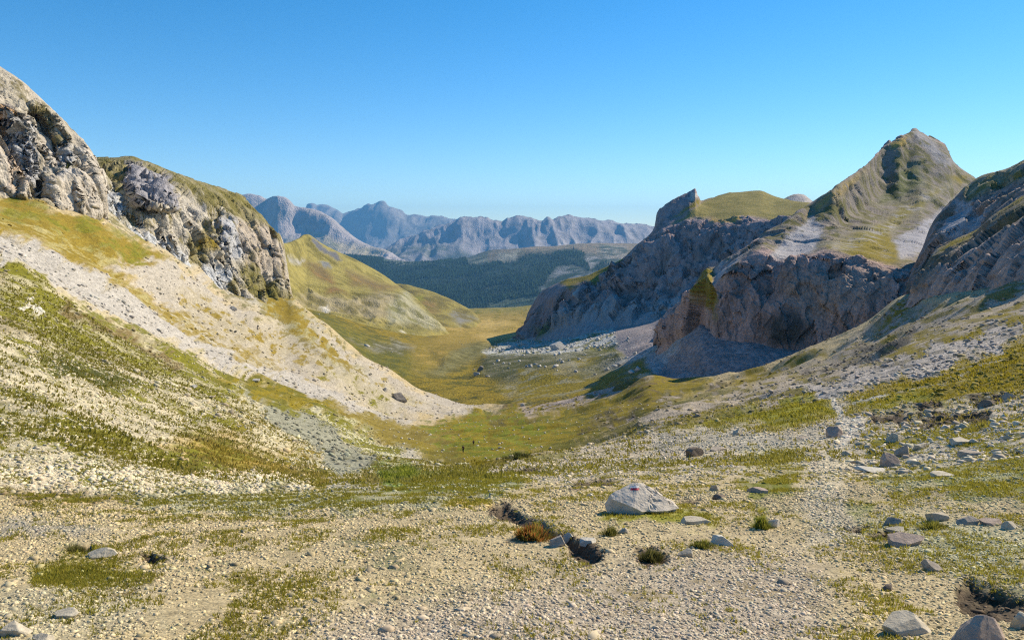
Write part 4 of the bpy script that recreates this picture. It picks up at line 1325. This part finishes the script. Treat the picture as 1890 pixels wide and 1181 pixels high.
def ico():
    t = (1 + 5 ** .5) / 2
    v = np.array([(-1, t, 0), (1, t, 0), (-1, -t, 0), (1, -t, 0), (0, -1, t), (0, 1, t), (0, -1, -t), (0, 1, -t), (t, 0, -1), (t, 0, 1), (-t, 0, -1), (-t, 0, 1)], float)
    f = np.array([(0, 11, 5), (0, 5, 1), (0, 1, 7), (0, 7, 10), (0, 10, 11), (1, 5, 9), (5, 11, 4), (11, 10, 2), (10, 7, 6), (7, 1, 8), (3, 9, 4), (3, 4, 2), (3, 2, 6), (3, 6, 8), (3, 8, 9), (4, 9, 5), (2, 4, 11), (6, 2, 10), (8, 6, 7), (9, 8, 1)])
    return v / np.linalg.norm(v[0]), f


IV, IF = ico()


def stones(name, P, size, tint, flat=.6, mat=None, sink=.2):
    n = len(P)
    V = np.repeat(IV[None], n, 0) * (1 + .75 * (rng.random((n, 12, 1)) - .5)) + .26 * (rng.random((n, 12, 3)) - .5)
    V = V * np.stack([.75 + .6 * rng.random(n), .65 + .5 * rng.random(n), flat * (.6 + .7 * rng.random(n))], 1)[:, None]
    a = rng.random(n) * 6.283
    ca, sa = np.cos(a)[:, None], np.sin(a)[:, None]
    tl = (rng.random(n) - .5)[:, None] * .9
    X, Y, Z = V[..., 0], V[..., 1], V[..., 2]
    X, Z = X * np.cos(tl) + Z * np.sin(tl), -X * np.sin(tl) + Z * np.cos(tl)
    X, Y = X * ca - Y * sa, X * sa + Y * ca
    V = np.stack([X, Y, Z], 2) * (size * .5)[:, None, None] + P[:, None]
    V[..., 2] += (size * (.5 * flat - sink) * .6)[:, None]
    Fc = (IF[None] + (np.arange(n) * 12)[:, None, None]).reshape(-1, 3)
    o = mesh_obj(name, V.reshape(-1, 3), Fc, mat, {'tint': np.repeat(tint, 12, 0)}, smooth=False)
    o['kind'] = 'stuff'
    return o


def tufts(name, P, h, tint, blades=7, spread=.6, mat=None, wdt=.16):
    n = len(P)
    k = n * blades
    base = np.repeat(P, blades, 0)
    H = np.repeat(h, blades) * (.6 + .7 * rng.random(k))
    a = rng.random(k) * 6.283
    r = np.repeat(h, blades) * spread * np.sqrt(rng.random(k))
    base = base + np.stack([np.cos(a) * r, np.sin(a) * r, -.1 * H], 1)
    b = rng.random(k) * 6.283
    wv = np.stack([np.cos(b), np.sin(b), np.zeros(k)], 1) * (H * wdt)[:, None]
    lean = np.stack([np.cos(a) * .5 + .4 * (rng.random(k) - .5), np.sin(a) * .5 + .4 * (rng.random(k) - .5), np.ones(k)], 1) * H[:, None]
    V = np.stack([base - wv, base + wv, base + lean], 1)
    Fc = np.arange(k * 3).reshape(k, 3)
    tt = np.repeat(np.repeat(tint, blades, 0) * (.7 + .6 * rng.random((k, 1))), 3, 0)
    o = mesh_obj(name, V.reshape(-1, 3), Fc, mat, {'tint': tt}, smooth=False)
    return o


stone_m = var_mat('loose_stone')
turf_m = turf_mat('turf_blade')
G1 = SHEETS['ground']
T2 = SHEETS['valley']
st1 = stoniness(G1)
vis = ((G1.u > -40) & (G1.u < 1930)).astype(float)
pit = np.zeros(len(G1.u))
for p in (CHANNEL, HOLLOW, HOLE3):
    pit = np.maximum(pit, poly_w(G1.u, G1.v, p, 3))
clump = fbm(G1.P / .55, 3, seed=201)


def tint_of(s, spread=.28, gain=1.12):
    gain = gain * 1.0
    base = s.A * (1 - .25 * s.m[:, None]) + np.where(s.B[:, 2:] / s.B[:, :1] > .4, s.B, s.A) * .25 * s.m[:, None]
    n = len(base)
    t = base * gain * (1 - spread + 2 * spread * rng.random((n, 1)))
    return np.clip(t * (1 + .07 * (rng.random((n, 3)) - .5)), 0, .75)


# gravel of the pass
dn = vis * (G1.d < 13) * (G1.d > 3.6) * (.12 + .88 * st1) * (1 - .75 * pit) / np.maximum(G1.d, 4) ** 1.2 * sstep(-.6, .25, clump + .2)
s = Spots(G1, dn, 125000)
sz = (.0085 + .03 * rng.random(len(s.P)) ** 5) * (.75 + s.d / 14)
stones('gravel', s.P, sz, tint_of(s, .42, 1.3), flat=.6, mat=stone_m, sink=.3)
bare = poly_w(G1.u, G1.v, [(440,715),(480,720),(560,765),(630,815),(685,850),(702,866),(622,868),(580,835),(510,795),(490,760),(450,735)], 4)
dn = vis * (1 - bare) * (G1.d >= 10) * (G1.d < 60) * (.05 + .95 * st1) / np.maximum(G1.d, 4) ** 1.5 * sstep(-.9, .2, fbm(G1.P / 2.5, 3, seed=203))
s = Spots(G1, dn, 60000)
sz = (.02 + .09 * rng.random(len(s.P)) ** 6) * (.6 + s.d / 34)
stones('coarse_gravel', s.P, sz, tint_of(s, .3, 1.15), flat=.55, mat=stone_m)
dn = vis * (G1.d < 30) * (G1.d > 4) * (.4 + .6 * st1) / np.maximum(G1.d, 4) ** 1.1 * sstep(0, .5, fbm(G1.P / 1.3, 3, seed=205) + .1)
s = Spots(G1, dn, 1500)
sz = .035 + .09 * rng.random(len(s.P)) ** 4
stones('cobble_gravel', s.P, sz, tint_of(s, .35, 1.2), flat=.5, mat=stone_m, sink=.3)
# white blocks of the stony slope and its foot
foot = poly_w(G1.u, G1.v, [(-100,840),(150,850),(350,872),(450,868),(560,888),(583,893),(578,904),(300,920),(0,905),(-100,895)], 8)
dn = vis * (1 - bare) * (stony * .5 + foot * 1.0) * (.15 + st1) / np.maximum(G1.d, 6) ** 1.3
s = Spots(G1, dn, 42000)
sz = (.035 + .17 * rng.random(len(s.P)) ** 4.5) * (.55 + s.d / 55)
stones('stony_slope_rubble', s.P, sz, tint_of(s, .3, 1.1), flat=.5, mat=stone_m)
# blocks in the screes and on the right flank
dn = vis * (G1.d > 60) * st1 / G1.d ** 1.6
s = Spots(G1, dn, 38000)
sz = (.12 + .9 * rng.random(len(s.P)) ** 12) * (.6 + s.d / 300)
stones('scree_rubble', s.P, sz, tint_of(s, .4, .92), flat=.6, mat=stone_m)
dn = vis * rs * (.4 + st1) * (G1.d > 15) / G1.d ** 1.2
s = Spots(G1, dn, 4200)
sz = (.06 + .34 * rng.random(len(s.P)) ** 6) * (.6 + s.d / 80)
stones('right_slope_rubble', s.P, sz, tint_of(s, .3, 1.1), flat=.6, mat=stone_m)
# boulder field under the far wall, scattered blocks on the pasture
bf2 = poly_w(T2.u, T2.v, [(890,652),(950,628),(1050,600),(1110,590),(1137,600),(1142,640),(1060,652),(960,662)], 8)
s = Spots(T2, bf2 + .004 + .12 * poly_w(T2.u, T2.v, [(900,640),(1190,600),(1200,690),(1060,700),(900,700)], 10), 3600)
sz = 1.2 + 5.5 * rng.random(len(s.P)) ** 5
tt = np.array([[.50, .48, .44]]) * (.65 + .5 * rng.random((len(s.P), 1)))
stones('boulder_field_rubble', s.P, sz, tt, flat=.75, mat=stone_m)
s = Spots(G1, vis * poly_w(G1.u, G1.v, [(640,760),(1050,750),(1250,730),(1000,840),(800,858),(700,800)], 10), 1300)
stones('pasture_rubble', s.P, .3 + .7 * rng.random(len(s.P)) ** 3, np.array([[.52, .49, .40]]) * (.7 + .4 * rng.random((len(s.P), 1))), flat=.6, mat=stone_m)

# turf
gr = (1 - st1)
cl2 = sstep(-.25, .35, fbm(G1.P * np.array([1, .6, 1]) / .45, 4, seed=207) + (G1.m - .45) * .9)
dn = vis * (G1.d < 24) * (G1.d > 3.5) * np.maximum(gr * .9, sstep(.3, .6, G1.m) * .5) * cl2 * (1 - pit) / np.maximum(G1.d, 5) ** 1.5
s = Spots(G1, dn, 42000)
hh = (.014 + .016 * rng.random(len(s.P))) * (.7 + s.d / 14)
gc = np.array([[.26, .24, .035]]) * (.7 + .6 * rng.random((len(s.P), 1))) + np.array([[.09, .05, .01]]) * rng.random((len(s.P), 1)) ** 2
o = tufts('grass', s.P, hh, gc, mat=turf_m)
o['kind'] = 'stuff'
dn = vis * (G1.d >= 20) * (G1.d < 130) * gr * (.3 + sstep(-.3, .4, fbm(G1.P / 3, 4, seed=208))) / G1.d ** 1.6
s = Spots(G1, dn, 26000)
hh = (.05 + .06 * rng.random(len(s.P))) * (.7 + s.d / 50)
gc = .55 * s.A + .45 * np.array([[.32, .28, .04]]) * (.7 + .6 * rng.random((len(s.P), 1)))
gc = np.where(gc[:, 2:] > .1, np.array([[.25, .22, .04]]), gc)
o = tufts('slope_grass', s.P, hh, gc, blades=5, spread=.9, wdt=.3, mat=turf_m)
o['kind'] = 'stuff'

# conifers of the far wooded hill
dn = (FHS.A[:, 0] < .05) * (FHS.m < .5) * (FHS.t > .3) * (FHS.t < 3.3) * (.10 + sstep(-.25, .45, fbm(FHS.P / 380, 5, seed=209)))
s = Spots(FHS, dn, 26000)
n = len(s.P)
k6 = np.arange(5) * 2 * math.pi / 5
hgt = 14 + 16 * rng.random(n)
ring = np.stack([np.cos(k6), np.sin(k6), np.zeros(5)], 1)[None] * (hgt * .26)[:, None, None] + s.P[:, None]
tip = s.P + np.stack([np.zeros(n), np.zeros(n), hgt], 1)
V = np.concatenate([ring, tip[:, None]], 1).reshape(-1, 3)
Fc = (np.array([(a, (a + 1) % 5, 5) for a in range(5)])[None] + (np.arange(n) * 6)[:, None, None]).reshape(-1, 3)
tt = np.array([[.018, .038, .016]]) * (.4 + 1.3 * rng.random((n, 1)))
o = mesh_obj('forest', V, Fc, stone_m, {'tint': np.repeat(tt, 6, 0)}, smooth=False)
o['kind'] = 'stuff'

# ---------------------------------------------------------------- lookup of the ground under a spot of the picture
def lookup_tables():
    P = np.concatenate([G1.P, T2.P])
    d = np.concatenate([G1.d, T2.d])
    u, v = to_pix(P)
    return P, d, u, v


LP, LD, LU, LV = lookup_tables()


def ground_at(u, v):
    dd = (LU - u) ** 2 + (LV - v) ** 2
    m = np.where(dd < 9)[0]
    if len(m) == 0:
        m = np.array([dd.argmin()])
    m = m[LD[m] < LD[m].min() * 1.08]
    return LP[m[dd[m].argmin()]].copy()


def ico_mesh(sub):
    V, Fc = IV.copy(), IF.copy()
    for _ in range(sub):
        e = {}
        V = list(map(tuple, V))
        nf = []

        def mid(a, b):
            k = (min(a, b), max(a, b))
            if k not in e:
                p = np.array(V[a]) + np.array(V[b])
                V.append(tuple(p / np.linalg.norm(p)))
                e[k] = len(V) - 1
            return e[k]
        for a, b, c in Fc:
            ab, bc, ca_ = mid(a, b), mid(b, c), mid(c, a)
            nf += [(a, ab, ca_), (b, bc, ab), (c, ca_, bc), (ab, bc, ca_)]
        V, Fc = np.array(V), np.array(nf)
    return V, Fc


BV, BF = ico_mesh(4)


def boulder_mesh(w_, dp, h, seed, cuts=11, flat_top=False):
    r = np.random.default_rng(seed)
    V = BV * 1.15
    for k in range(cuts):
        n = r.normal(size=3)
        n /= np.linalg.norm(n)
        off = .55 + .3 * r.random()
        t = V @ n - off
        V = V - np.maximum(t, 0)[:, None] * n
    if flat_top:
        n = np.array([.1 * r.normal(), .1 * r.normal() - .15, 1])
        n /= np.linalg.norm(n)
        t = V @ n - .45
        V = V - np.maximum(t, 0)[:, None] * n
    V = V / np.abs(V).max(0)
    V = V + V * (.05 * fbm(V * 2.2 + seed, 4, seed=seed, gain=.6))[:, None] + V * (.02 * fbm(V * 9 + seed, 3, seed=seed))[:, None]
    V[:, 2] = np.where(V[:, 2] < -.35, -.35 + (V[:, 2] + .35) * .3, V[:, 2])
    V[:, 2] = (V[:, 2] + .25)
    return V * np.array([w_ / 2, dp / 2, h / 1.2])


RM = {
    'pale': rock_mat('pale_limestone', (.56, .49, .37), .12, .45),
    'white': rock_mat('white_limestone', (.66, .60, .49), .12, .35),
    'grey': rock_mat('grey_limestone', (.44, .37, .29), .12, .45),
    'mauve': rock_mat('mauve_limestone', (.45, .35, .28), .15, .4),
    'dark': rock_mat('dark_limestone', (.24, .19, .145), .12, .5),
    'moss': rock_mat('mossy_limestone', (.5, .43, .32), .12, .45, moss=(.12, .12, .03)),
    'far': rock_mat('weathered_block', (.50, .48, .44), 1.5, .45),
    'fardark': rock_mat('dark_block', (.28, .25, .22), 1.5, .45),  # darker stone colour for a few far blocks
}
# u, v of the base centre; width and height in picture units; stone; label
BL = [
 (1287,968,64,17,'pale','flat pale slab at the right tip of the bright turf by the marked boulder',1),
 (1333,1007,60,20,'white','low rounded white stone with dark turf behind, right of the mossy stone',0),
 (1265,1028,36,18,'moss','small mossy white-topped stone at the dark hollow right of the gully',0),
 (1428,972,30,19,'white','small white stone touching the right side of a green grass clump',0),
 (1404,910,46,17,'mauve','flat grey-brown stone half sunk in the green turf patch above the white stone',1),
 (1322,906,26,15,'moss','small pale stone on a tuft of turf right of the red-marked boulder top',0),
 (1332,921,34,12,'dark','low dark stone in the gravel just right of the red-marked boulder',0),
 (1648,968,42,24,'grey','dark-sided stone with a pale cap, just above the big grey block on the right',0),
 (1662,983,46,10,'pale','thin pale slab wedged between the pale-capped stone and the big grey block',1),
 (1672,1008,84,36,'mauve','big flat-topped grey block on the right gravel with dark turf at its left end',1),
 (1732,963,50,24,'moss','pale-topped mossy stone right of the pale-capped stone',0),
 (1792,968,44,20,'grey','low grey stone between the mossy stone and the flat dark slab on the right',0),
 (1836,970,46,20,'mauve','flat dark slab standing on edge near the right border',1),
 (1868,975,34,16,'pale','small pale stone right of the flat dark slab',0),
 (1722,1053,44,24,'grey','rounded grey stone alone on the gravel below the big grey block',0),
 (1640,1090,30,14,'dark','small dark stone on the bare gravel in the lower right',0),
 (1690,1172,120,46,'pale','long jagged cream-coloured rock at the lower right with a dark hollow under it',0),
 (1825,1192,135,66,'mauve','largest grey-mauve rock cut by the bottom edge below the black hollow',0),
 (1886,1160,44,38,'pale','pale pointed stone at the right border above the grey-mauve rock',0),
 (1282,843,42,21,'dark','dark angular stone, left of a pair on the gravel beyond the marked boulder',0),
 (1328,832,40,13,'grey','low grey stone just right of the dark angular one beyond the marked boulder',1),
 (1362,803,26,15,'pale','pale pointed stone on the far rim of the gravel below the bright grass strip',0),
 (1480,810,34,9,'grey','flat grey stone on the gravel rim left of the path',1),
 (1546,806,42,27,'mauve','upright grey stone at the left side of the footpath bend',0),
 (1657,815,44,20,'pale','pale stone with a shaded left face right of the footpath',0),
 (1643,862,48,30,'mauve','brown-grey boulder lower of the leaning pair right of the footpath',0),
 (1672,842,38,27,'grey','grey boulder upper of the leaning pair right of the footpath',0),
 (1702,828,36,17,'pale','pale stone behind the leaning pair of boulders',0),
 (1612,872,64,10,'white','flat white slab in front of the leaning pair of boulders',1),
 (1776,818,50,15,'pale','broad low pale stone in the rubble far right of the path',1),
 (1800,842,54,18,'grey','flat grey stone in the rubble just below the broad pale stone',1),
 (1745,880,60,10,'pale','thin pale slab lying in the turf right of the white slab',1),
 (1700,752,20,12,'dark','small dark stone under the dark turf edge above the path',0),
 (1830,748,44,22,'dark','dark stone tucked into the turf high on the right slope',0),
 (1868,738,30,18,'grey','grey stone on the turf high at the right border',0),
 (1030,1008,40,30,'grey','speckled grey stone on the near lip of the black gully',0),
 (1048,1000,24,20,'white','small white rounded stone leaning on the speckled one in the gully',0),
 (1088,1003,38,18,'white','flat white stone on the far lip of the gully above the black hole',1),
 (1150,985,26,14,'moss','small mossy stone on the gravel between gully and bright turf',0),
 (1088,917,16,8,'white','tiny white stone left of the red-marked boulder',0),
 (180,1030,66,18,'pale','ragged pale stone next to the dry tuft at the lower left',0),
 (118,1140,60,17,'pale','flat cream stone alone on the gravel in the lower left corner area',1),
 (22,1172,62,26,'pale','large cream stone at the bottom left corner',0),
 (78,1184,50,22,'pale','cream stone right of the large one at the bottom left corner',0),
 (1028,646,34,20,'far','huge white boulder in the boulder field below the shaded wall',0),
 (970,637,20,10,'far','white boulder at the left end of the boulder field, near the shadow',0),
 (1050,612,18,12,'fardark','dark boulder at the top of the boulder field',0),
 (880,693,14,9,'far','lone white boulder on the green pasture left of the dark knoll',0),
 (887,684,14,12,'fardark','dark block just above the lone white boulder on the pasture',0),
 (972,678,6,6,'far','tiny white block on the dark green knoll',0),
 (735,738,36,16,'fardark','dark broad block lying in the lower scree of the left slope',0),
 (709,722,12,9,'far','small pale block above the dark broad one in the left scree',0),
 (428,572,18,10,'far','pale block on the scree tongue below the left crags',0),
 (355,715,18,8,'far','small white block with a black shadow at the edge between turf and scree',0),
 (470,702,20,7,'far','thin white block at the foot of the grey scree above the bare patch',1),
 (965,750,12,7,'far','whitish block where the grey scree strip meets the valley floor',0),
]
for k, (u, v, pw, ph, mt, lab, flat) in enumerate(BL):
    P = ground_at(u, v)
    s_ = np.linalg.norm([P[1]]) / F
    wd, ht = pw * s_ * .95, ph * s_ * .95
    V = boulder_mesh(wd, max(wd * .62, ht), ht, 300 + k, flat_top=bool(flat))
    a = (random.Random(k).random() - .5) * .5
    V = V @ np.array([[math.cos(a), math.sin(a), 0], [-math.sin(a), math.cos(a), 0], [0, 0, 1]])
    P[1] += wd * .2
    P[2] -= ht * .2
    nm = 'boulder' if wd > .45 else 'stone'
    o = mesh_obj(nm, V, BF, RM[mt], smooth=False)
    o.location = P
    o['label'] = lab
    o['category'] = nm
    o['group'] = 'loose boulders and stones of the pass and valley'

# ---------------------------------------------------------------- the boulder with the painted trail mark
import bmesh
from mathutils.bvhtree import BVHTree


def marked_boulder():
    base = ground_at(1183, 944)
    q = base[1] / 9.2
    pts = [(-.02, .12, .345), (-.10, .16, .33), (.05, .16, .33), (-.37, .03, .225), (-.43, .12, .05), (-.36, -.06, .185), (-.12, -.19, .12), (-.02, -.22, .07),
           (-.40, -.02, -.08), (-.12, -.16, -.1), (-.36, -.05, -.06), (.10, -.16, .05), (.20, -.13, .05), (.30, -.12, .045), (.46, -.02, .04), (.43, .14, .07), (.22, .2, .22), (0, .42, -.05), (-.32, .36, -.03), (.4, .35, -.05), (.3, -.05, -.1)]
    bm = bmesh.new()
    for p in pts:
        bm.verts.new((p[0] * q, p[1] * q, p[2] * q * .9))
    bmesh.ops.convex_hull(bm, input=bm.verts)
    for v in [v for v in bm.verts if not v.link_faces]:
        bm.verts.remove(v)
    bmesh.ops.subdivide_edges(bm, edges=bm.edges, cuts=9, use_grid_fill=True)
    bmesh.ops.triangulate(bm, faces=bm.faces)
    bmesh.ops.subdivide_edges(bm, edges=[e for e in bm.edges if e.calc_length() > .02], cuts=1, use_grid_fill=True)
    bmesh.ops.triangulate(bm, faces=bm.faces)
    bm.normal_update()
    co = np.array([v.co[:] for v in bm.verts])
    no = np.array([v.normal[:] for v in bm.verts])
    h = .016 * fbm(co / .17, 5, seed=401, gain=.55)
    crack = -np.maximum(0, .12 - np.abs(fbm(co * np.array([1.0, 1, 2.5]) / .22 + 3, 3, seed=405))) * .22 * sstep(-.05, .2, co[:, 0])
    notch = -.04 * np.exp(-((co[:, 0] - .06) / .05) ** 2) * sstep(.11, .04, co[:, 2])
    co = co + no * (h + crack + notch + .003 * fbm(co / .02, 3, seed=407))[:, None]
    for v, c in zip(bm.verts, co):
        v.co = c
    me = bpy.data.meshes.new('marked_boulder')
    bm.to_mesh(me)
    tree = BVHTree.FromBMesh(bm)
    bm.free()
    me.materials.append(rock_mat('marked_limestone', (.58, .51, .42), .10, .28))
    o = bpy.data.objects.new('marked_boulder', me)
    COL.objects.link(o)
    base[2] += .012
    o.location = base
    o['label'] = 'big pale slanting boulder with a red and white painted trail mark, standing on bright turf'
    o['category'] = 'boulder'
    C0 = -Vector(base)

    def stripe(name, u0, v0, u1, v1, mat):
        nx, ny = 24, 8
        vs, fs = [], []
        for j in range(ny + 1):
            for i in range(nx + 1):
                uu = u0 + (u1 - u0) * i / nx
                vv = v0 + (v1 - v0) * j / ny + .5 * math.sin(i * 1.3)* (1 if j in (0, ny) else 0)
                p = to_world(np.array(uu), np.array(vv), np.array(1.0))
                dr = Vector(p).normalized()
                hit = tree.ray_cast(C0, dr)
                if hit[0] is None:
                    return None
                vs.append(hit[0] - dr * .004)
        for j in range(ny):
            for i in range(nx):
                a = j * (nx + 1) + i
                fs.append((a, a + 1, a + nx + 2, a + nx + 1))
        return mesh_obj(name, np.array([v[:] for v in vs]), np.array(fs), mat, parent=o)
    r = stripe('red_paint_stripe', 1164, 900.5, 1180, 904, plain('red_paint', (.62, .02, .045), .6))
    wt = stripe('white_paint_stripe', 1163, 896.5, 1179, 900, plain('white_paint', (.74, .73, .70), .6))
    print('paint', r, wt, base, q)


marked_boulder()


# ---------------------------------------------------------------- single clumps of grass and a low bush
def clump_thing(name, label, cat, u, v, pw, ph, cols, n=900, blade=.5, group=None):
    P = ground_at(u, v)
    s_ = P[1] / F
    wd, ht = pw * s_, ph * s_
    a = rng.random(n) * 6.283
    r = rng.random(n) ** .75 * wd / 2 * (1 + .3 * np.sin(a * 3 + wd * 40) + .2 * np.sin(a * 5 + 1))
    B = np.stack([np.cos(a) * r, np.sin(a) * r * .7, np.zeros(n)], 1)
    dome = 1 - (r / (wd / 2)) ** 2
    H = ht * (.25 + .6 * np.clip(dome, 0, 1)) * (.5 + .8 * rng.random(n))
    wv = np.stack([np.cos(a + 1.5), np.sin(a + 1.5), np.zeros(n)], 1) * (H * .03 + wd * .004)[:, None]
    tip = B + np.stack([np.cos(a) * r * .45, np.sin(a) * r * .4, H], 1) + rng.normal(size=(n, 3)) * ht * .08
    md = (B + tip) / 2 + np.stack([np.zeros(n), np.zeros(n), H * .12], 1)
    V = np.stack([B - wv, B + wv, md + wv * .8, md - wv * .8, tip], 1).reshape(-1, 3)
    i = np.arange(n)[:, None] * 5
    Fc = np.concatenate([i + [0, 1, 2], i + [0, 2, 3], i + [3, 2, 4]], 0)
    pick = rng.random(n)
    c = np.where((pick < .5)[:, None], np.array(cols[0]), np.array(cols[1])) * (1.0 + 1.0 * rng.random((n, 1)))
    tt = np.repeat(c, 5, 0)
    tt[4::5] *= 1.25
    o = mesh_obj(name, V, Fc, turf_m, {'tint': tt}, smooth=False)
    P[2] -= .01
    o.location = P
    o['label'] = label
    o['category'] = cat
    if group:
        o['group'] = group
    return o


GT = 'single grass tufts on the gravel'
clump_thing('grass_tuft', 'reddish-orange tuft of grass on the near lip of the black gully', 'grass tuft', 983, 996, 70, 32, [(.26, .10, .03), (.17, .15, .03)], 1500, group=GT)
clump_thing('grass_tuft', 'bright green clump of grass touching the small white stone', 'grass tuft', 1405, 975, 34, 26, [(.13, .15, .02), (.18, .17, .03)], 900, group=GT)
clump_thing('grass_tuft', 'dark mossy tuft at the left of the black hollow beside the mossy stone', 'grass tuft', 1202, 1036, 56, 26, [(.06, .06, .02), (.11, .10, .03)], 900, group=GT)
clump_thing('grass_tuft', 'green tuft between the low white stone and the mossy stone', 'grass tuft', 1296, 1010, 46, 18, [(.10, .11, .02), (.14, .13, .03)], 800, group=GT)
clump_thing('grass_tuft', 'tuft at the left foot of the big grey block on the right', 'grass tuft', 1622, 1004, 40, 18, [(.10, .11, .02), (.13, .12, .03)], 700, group=GT)
clump_thing('grass_tuft', 'dry olive tuft beside the ragged pale stone at the lower left', 'grass tuft', 140, 1026, 46, 24, [(.15, .12, .04), (.10, .10, .03)], 900, group=GT)
clump_thing('grass_tuft', 'tuft below the mossy pale-topped stone on the right', 'grass tuft', 1722, 975, 50, 16, [(.11, .11, .02), (.16, .15, .03)], 700, group=GT)
clump_thing('grass_tuft', 'tuft on the left side of the small mossy stone above the black hollow', 'grass tuft', 1128, 988, 36, 20, [(.12, .11, .03), (.09, .09, .02)], 600, group=GT)
clump_thing('bush', 'low dark bush on the valley floor just beyond the gravel brow', 'bush', 960, 846, 54, 14, [(.045, .055, .018), (.08, .08, .025)], 900)


# ---------------------------------------------------------------- two walkers far down on the pasture
def skin_mesh(name, joints, edges, mat, parent=None, sub=2):
    me = bpy.data.meshes.new(name)
    me.from_pydata([j[0] for j in joints], edges, [])
    o = bpy.data.objects.new(name, me)
    COL.objects.link(o)
    m = o.modifiers.new('skin', 'SKIN')
    for i, j in enumerate(joints):
        r = j[1]
        me.skin_vertices[0].data[i].radius = (r, r) if isinstance(r, float) else r
    me.skin_vertices[0].data[0].use_root = True
    o.modifiers.new('sub', 'SUBSURF').levels = sub
    o.modifiers['sub'].render_levels = sub
    me.materials.append(mat)
    if parent:
        o.parent = parent
    return o


def walker(u, v, rot, jacket, trousers, pack, label, stride=1):
    P = ground_at(u, v)
    skin = plain('skin_' + label[:3], (.45, .26, .18))
    s = stride
    J = [((0, 0, .95), .13), ((0, 0, 1.15), .13), ((0, .02, 1.36), .14), ((0, .03, 1.48), .055), ((0, .05, 1.56), .07), ((0, .06, 1.66), .095), ((0, .05, 1.74), .06),
         ((-.19, .02, 1.40), .06), ((-.25, .10 * s, 1.14), .045), ((-.22, .28 * s, .96), .032), ((-.21, .35 * s, .93), .035),
         ((.19, .02, 1.40), .06), ((.25, -.10 * s, 1.14), .045), ((.23, -.02 * s, .90), .032), ((.23, .03 * s, .84), .035),
         ((-.10, 0, .90), .10), ((-.11, -.08 * s, .50), .065), ((-.11, -.26 * s, .10), .045), ((-.11, -.14 * s, .03), .035),
         ((.10, 0, .90), .10), ((.11, .16 * s, .50), .065), ((.11, .18 * s, .08), .045), ((.11, .32 * s, .03), .035)]
    E = [(0, 1), (1, 2), (2, 3), (3, 4), (4, 5), (5, 6), (2, 7), (7, 8), (8, 9), (9, 10), (2, 11), (11, 12), (12, 13), (13, 14), (0, 15), (15, 16), (16, 17), (17, 18), (0, 19), (19, 20), (20, 21), (21, 22)]
    b = skin_mesh('person', J, E, skin)
    gw = .018
    jk = [0, 1, 2, 7, 8, 9, 11, 12, 13]
    ix = {q: i for i, q in enumerate(jk)}
    skin_mesh('jacket', [(J[q][0], J[q][1] + gw) for q in jk], [(ix[a], ix[c]) for a, c in E if a in ix and c in ix], plain('jacket_cloth_' + label[:3], jacket), b)
    tr = [0, 15, 16, 17, 19, 20, 21]
    ix = {q: i for i, q in enumerate(tr)}
    skin_mesh('trousers', [(J[q][0], J[q][1] + gw) for q in tr], [(ix[a], ix[c]) for a, c in E if a in ix and c in ix], plain('trouser_cloth_' + label[:3], trousers), b)
    skin_mesh('hair', [((0, .03, 1.64), .085), ((0, .03, 1.72), .095), ((0, .06, 1.77), .06)], [(0, 1), (1, 2)], plain('hair_' + label[:3], (.03, .02, .015)), b)
    skin_mesh('backpack', [((0, -.20, 1.05), (.13, .09)), ((0, -.22, 1.25), (.16, .11)), ((0, -.20, 1.44), (.12, .08))], [(0, 1), (1, 2)], plain('pack_cloth_' + label[:3], pack), b)
    b.location = P
    b.rotation_euler = (0, 0, rot)
    b['label'] = label
    b['category'] = 'person'
    b['group'] = 'walkers on the valley floor'


walker(855, 836, .35, (.03, .03, .04), (.02, .02, .025), (.10, .02, .02), 'walker in dark clothes with a backpack, nearer of the two on the valley floor')
walker(874.5, 822, .2, (.02, .025, .05), (.03, .03, .03), (.03, .03, .03), 'farther walker in dark clothes striding away on the valley floor', -1)
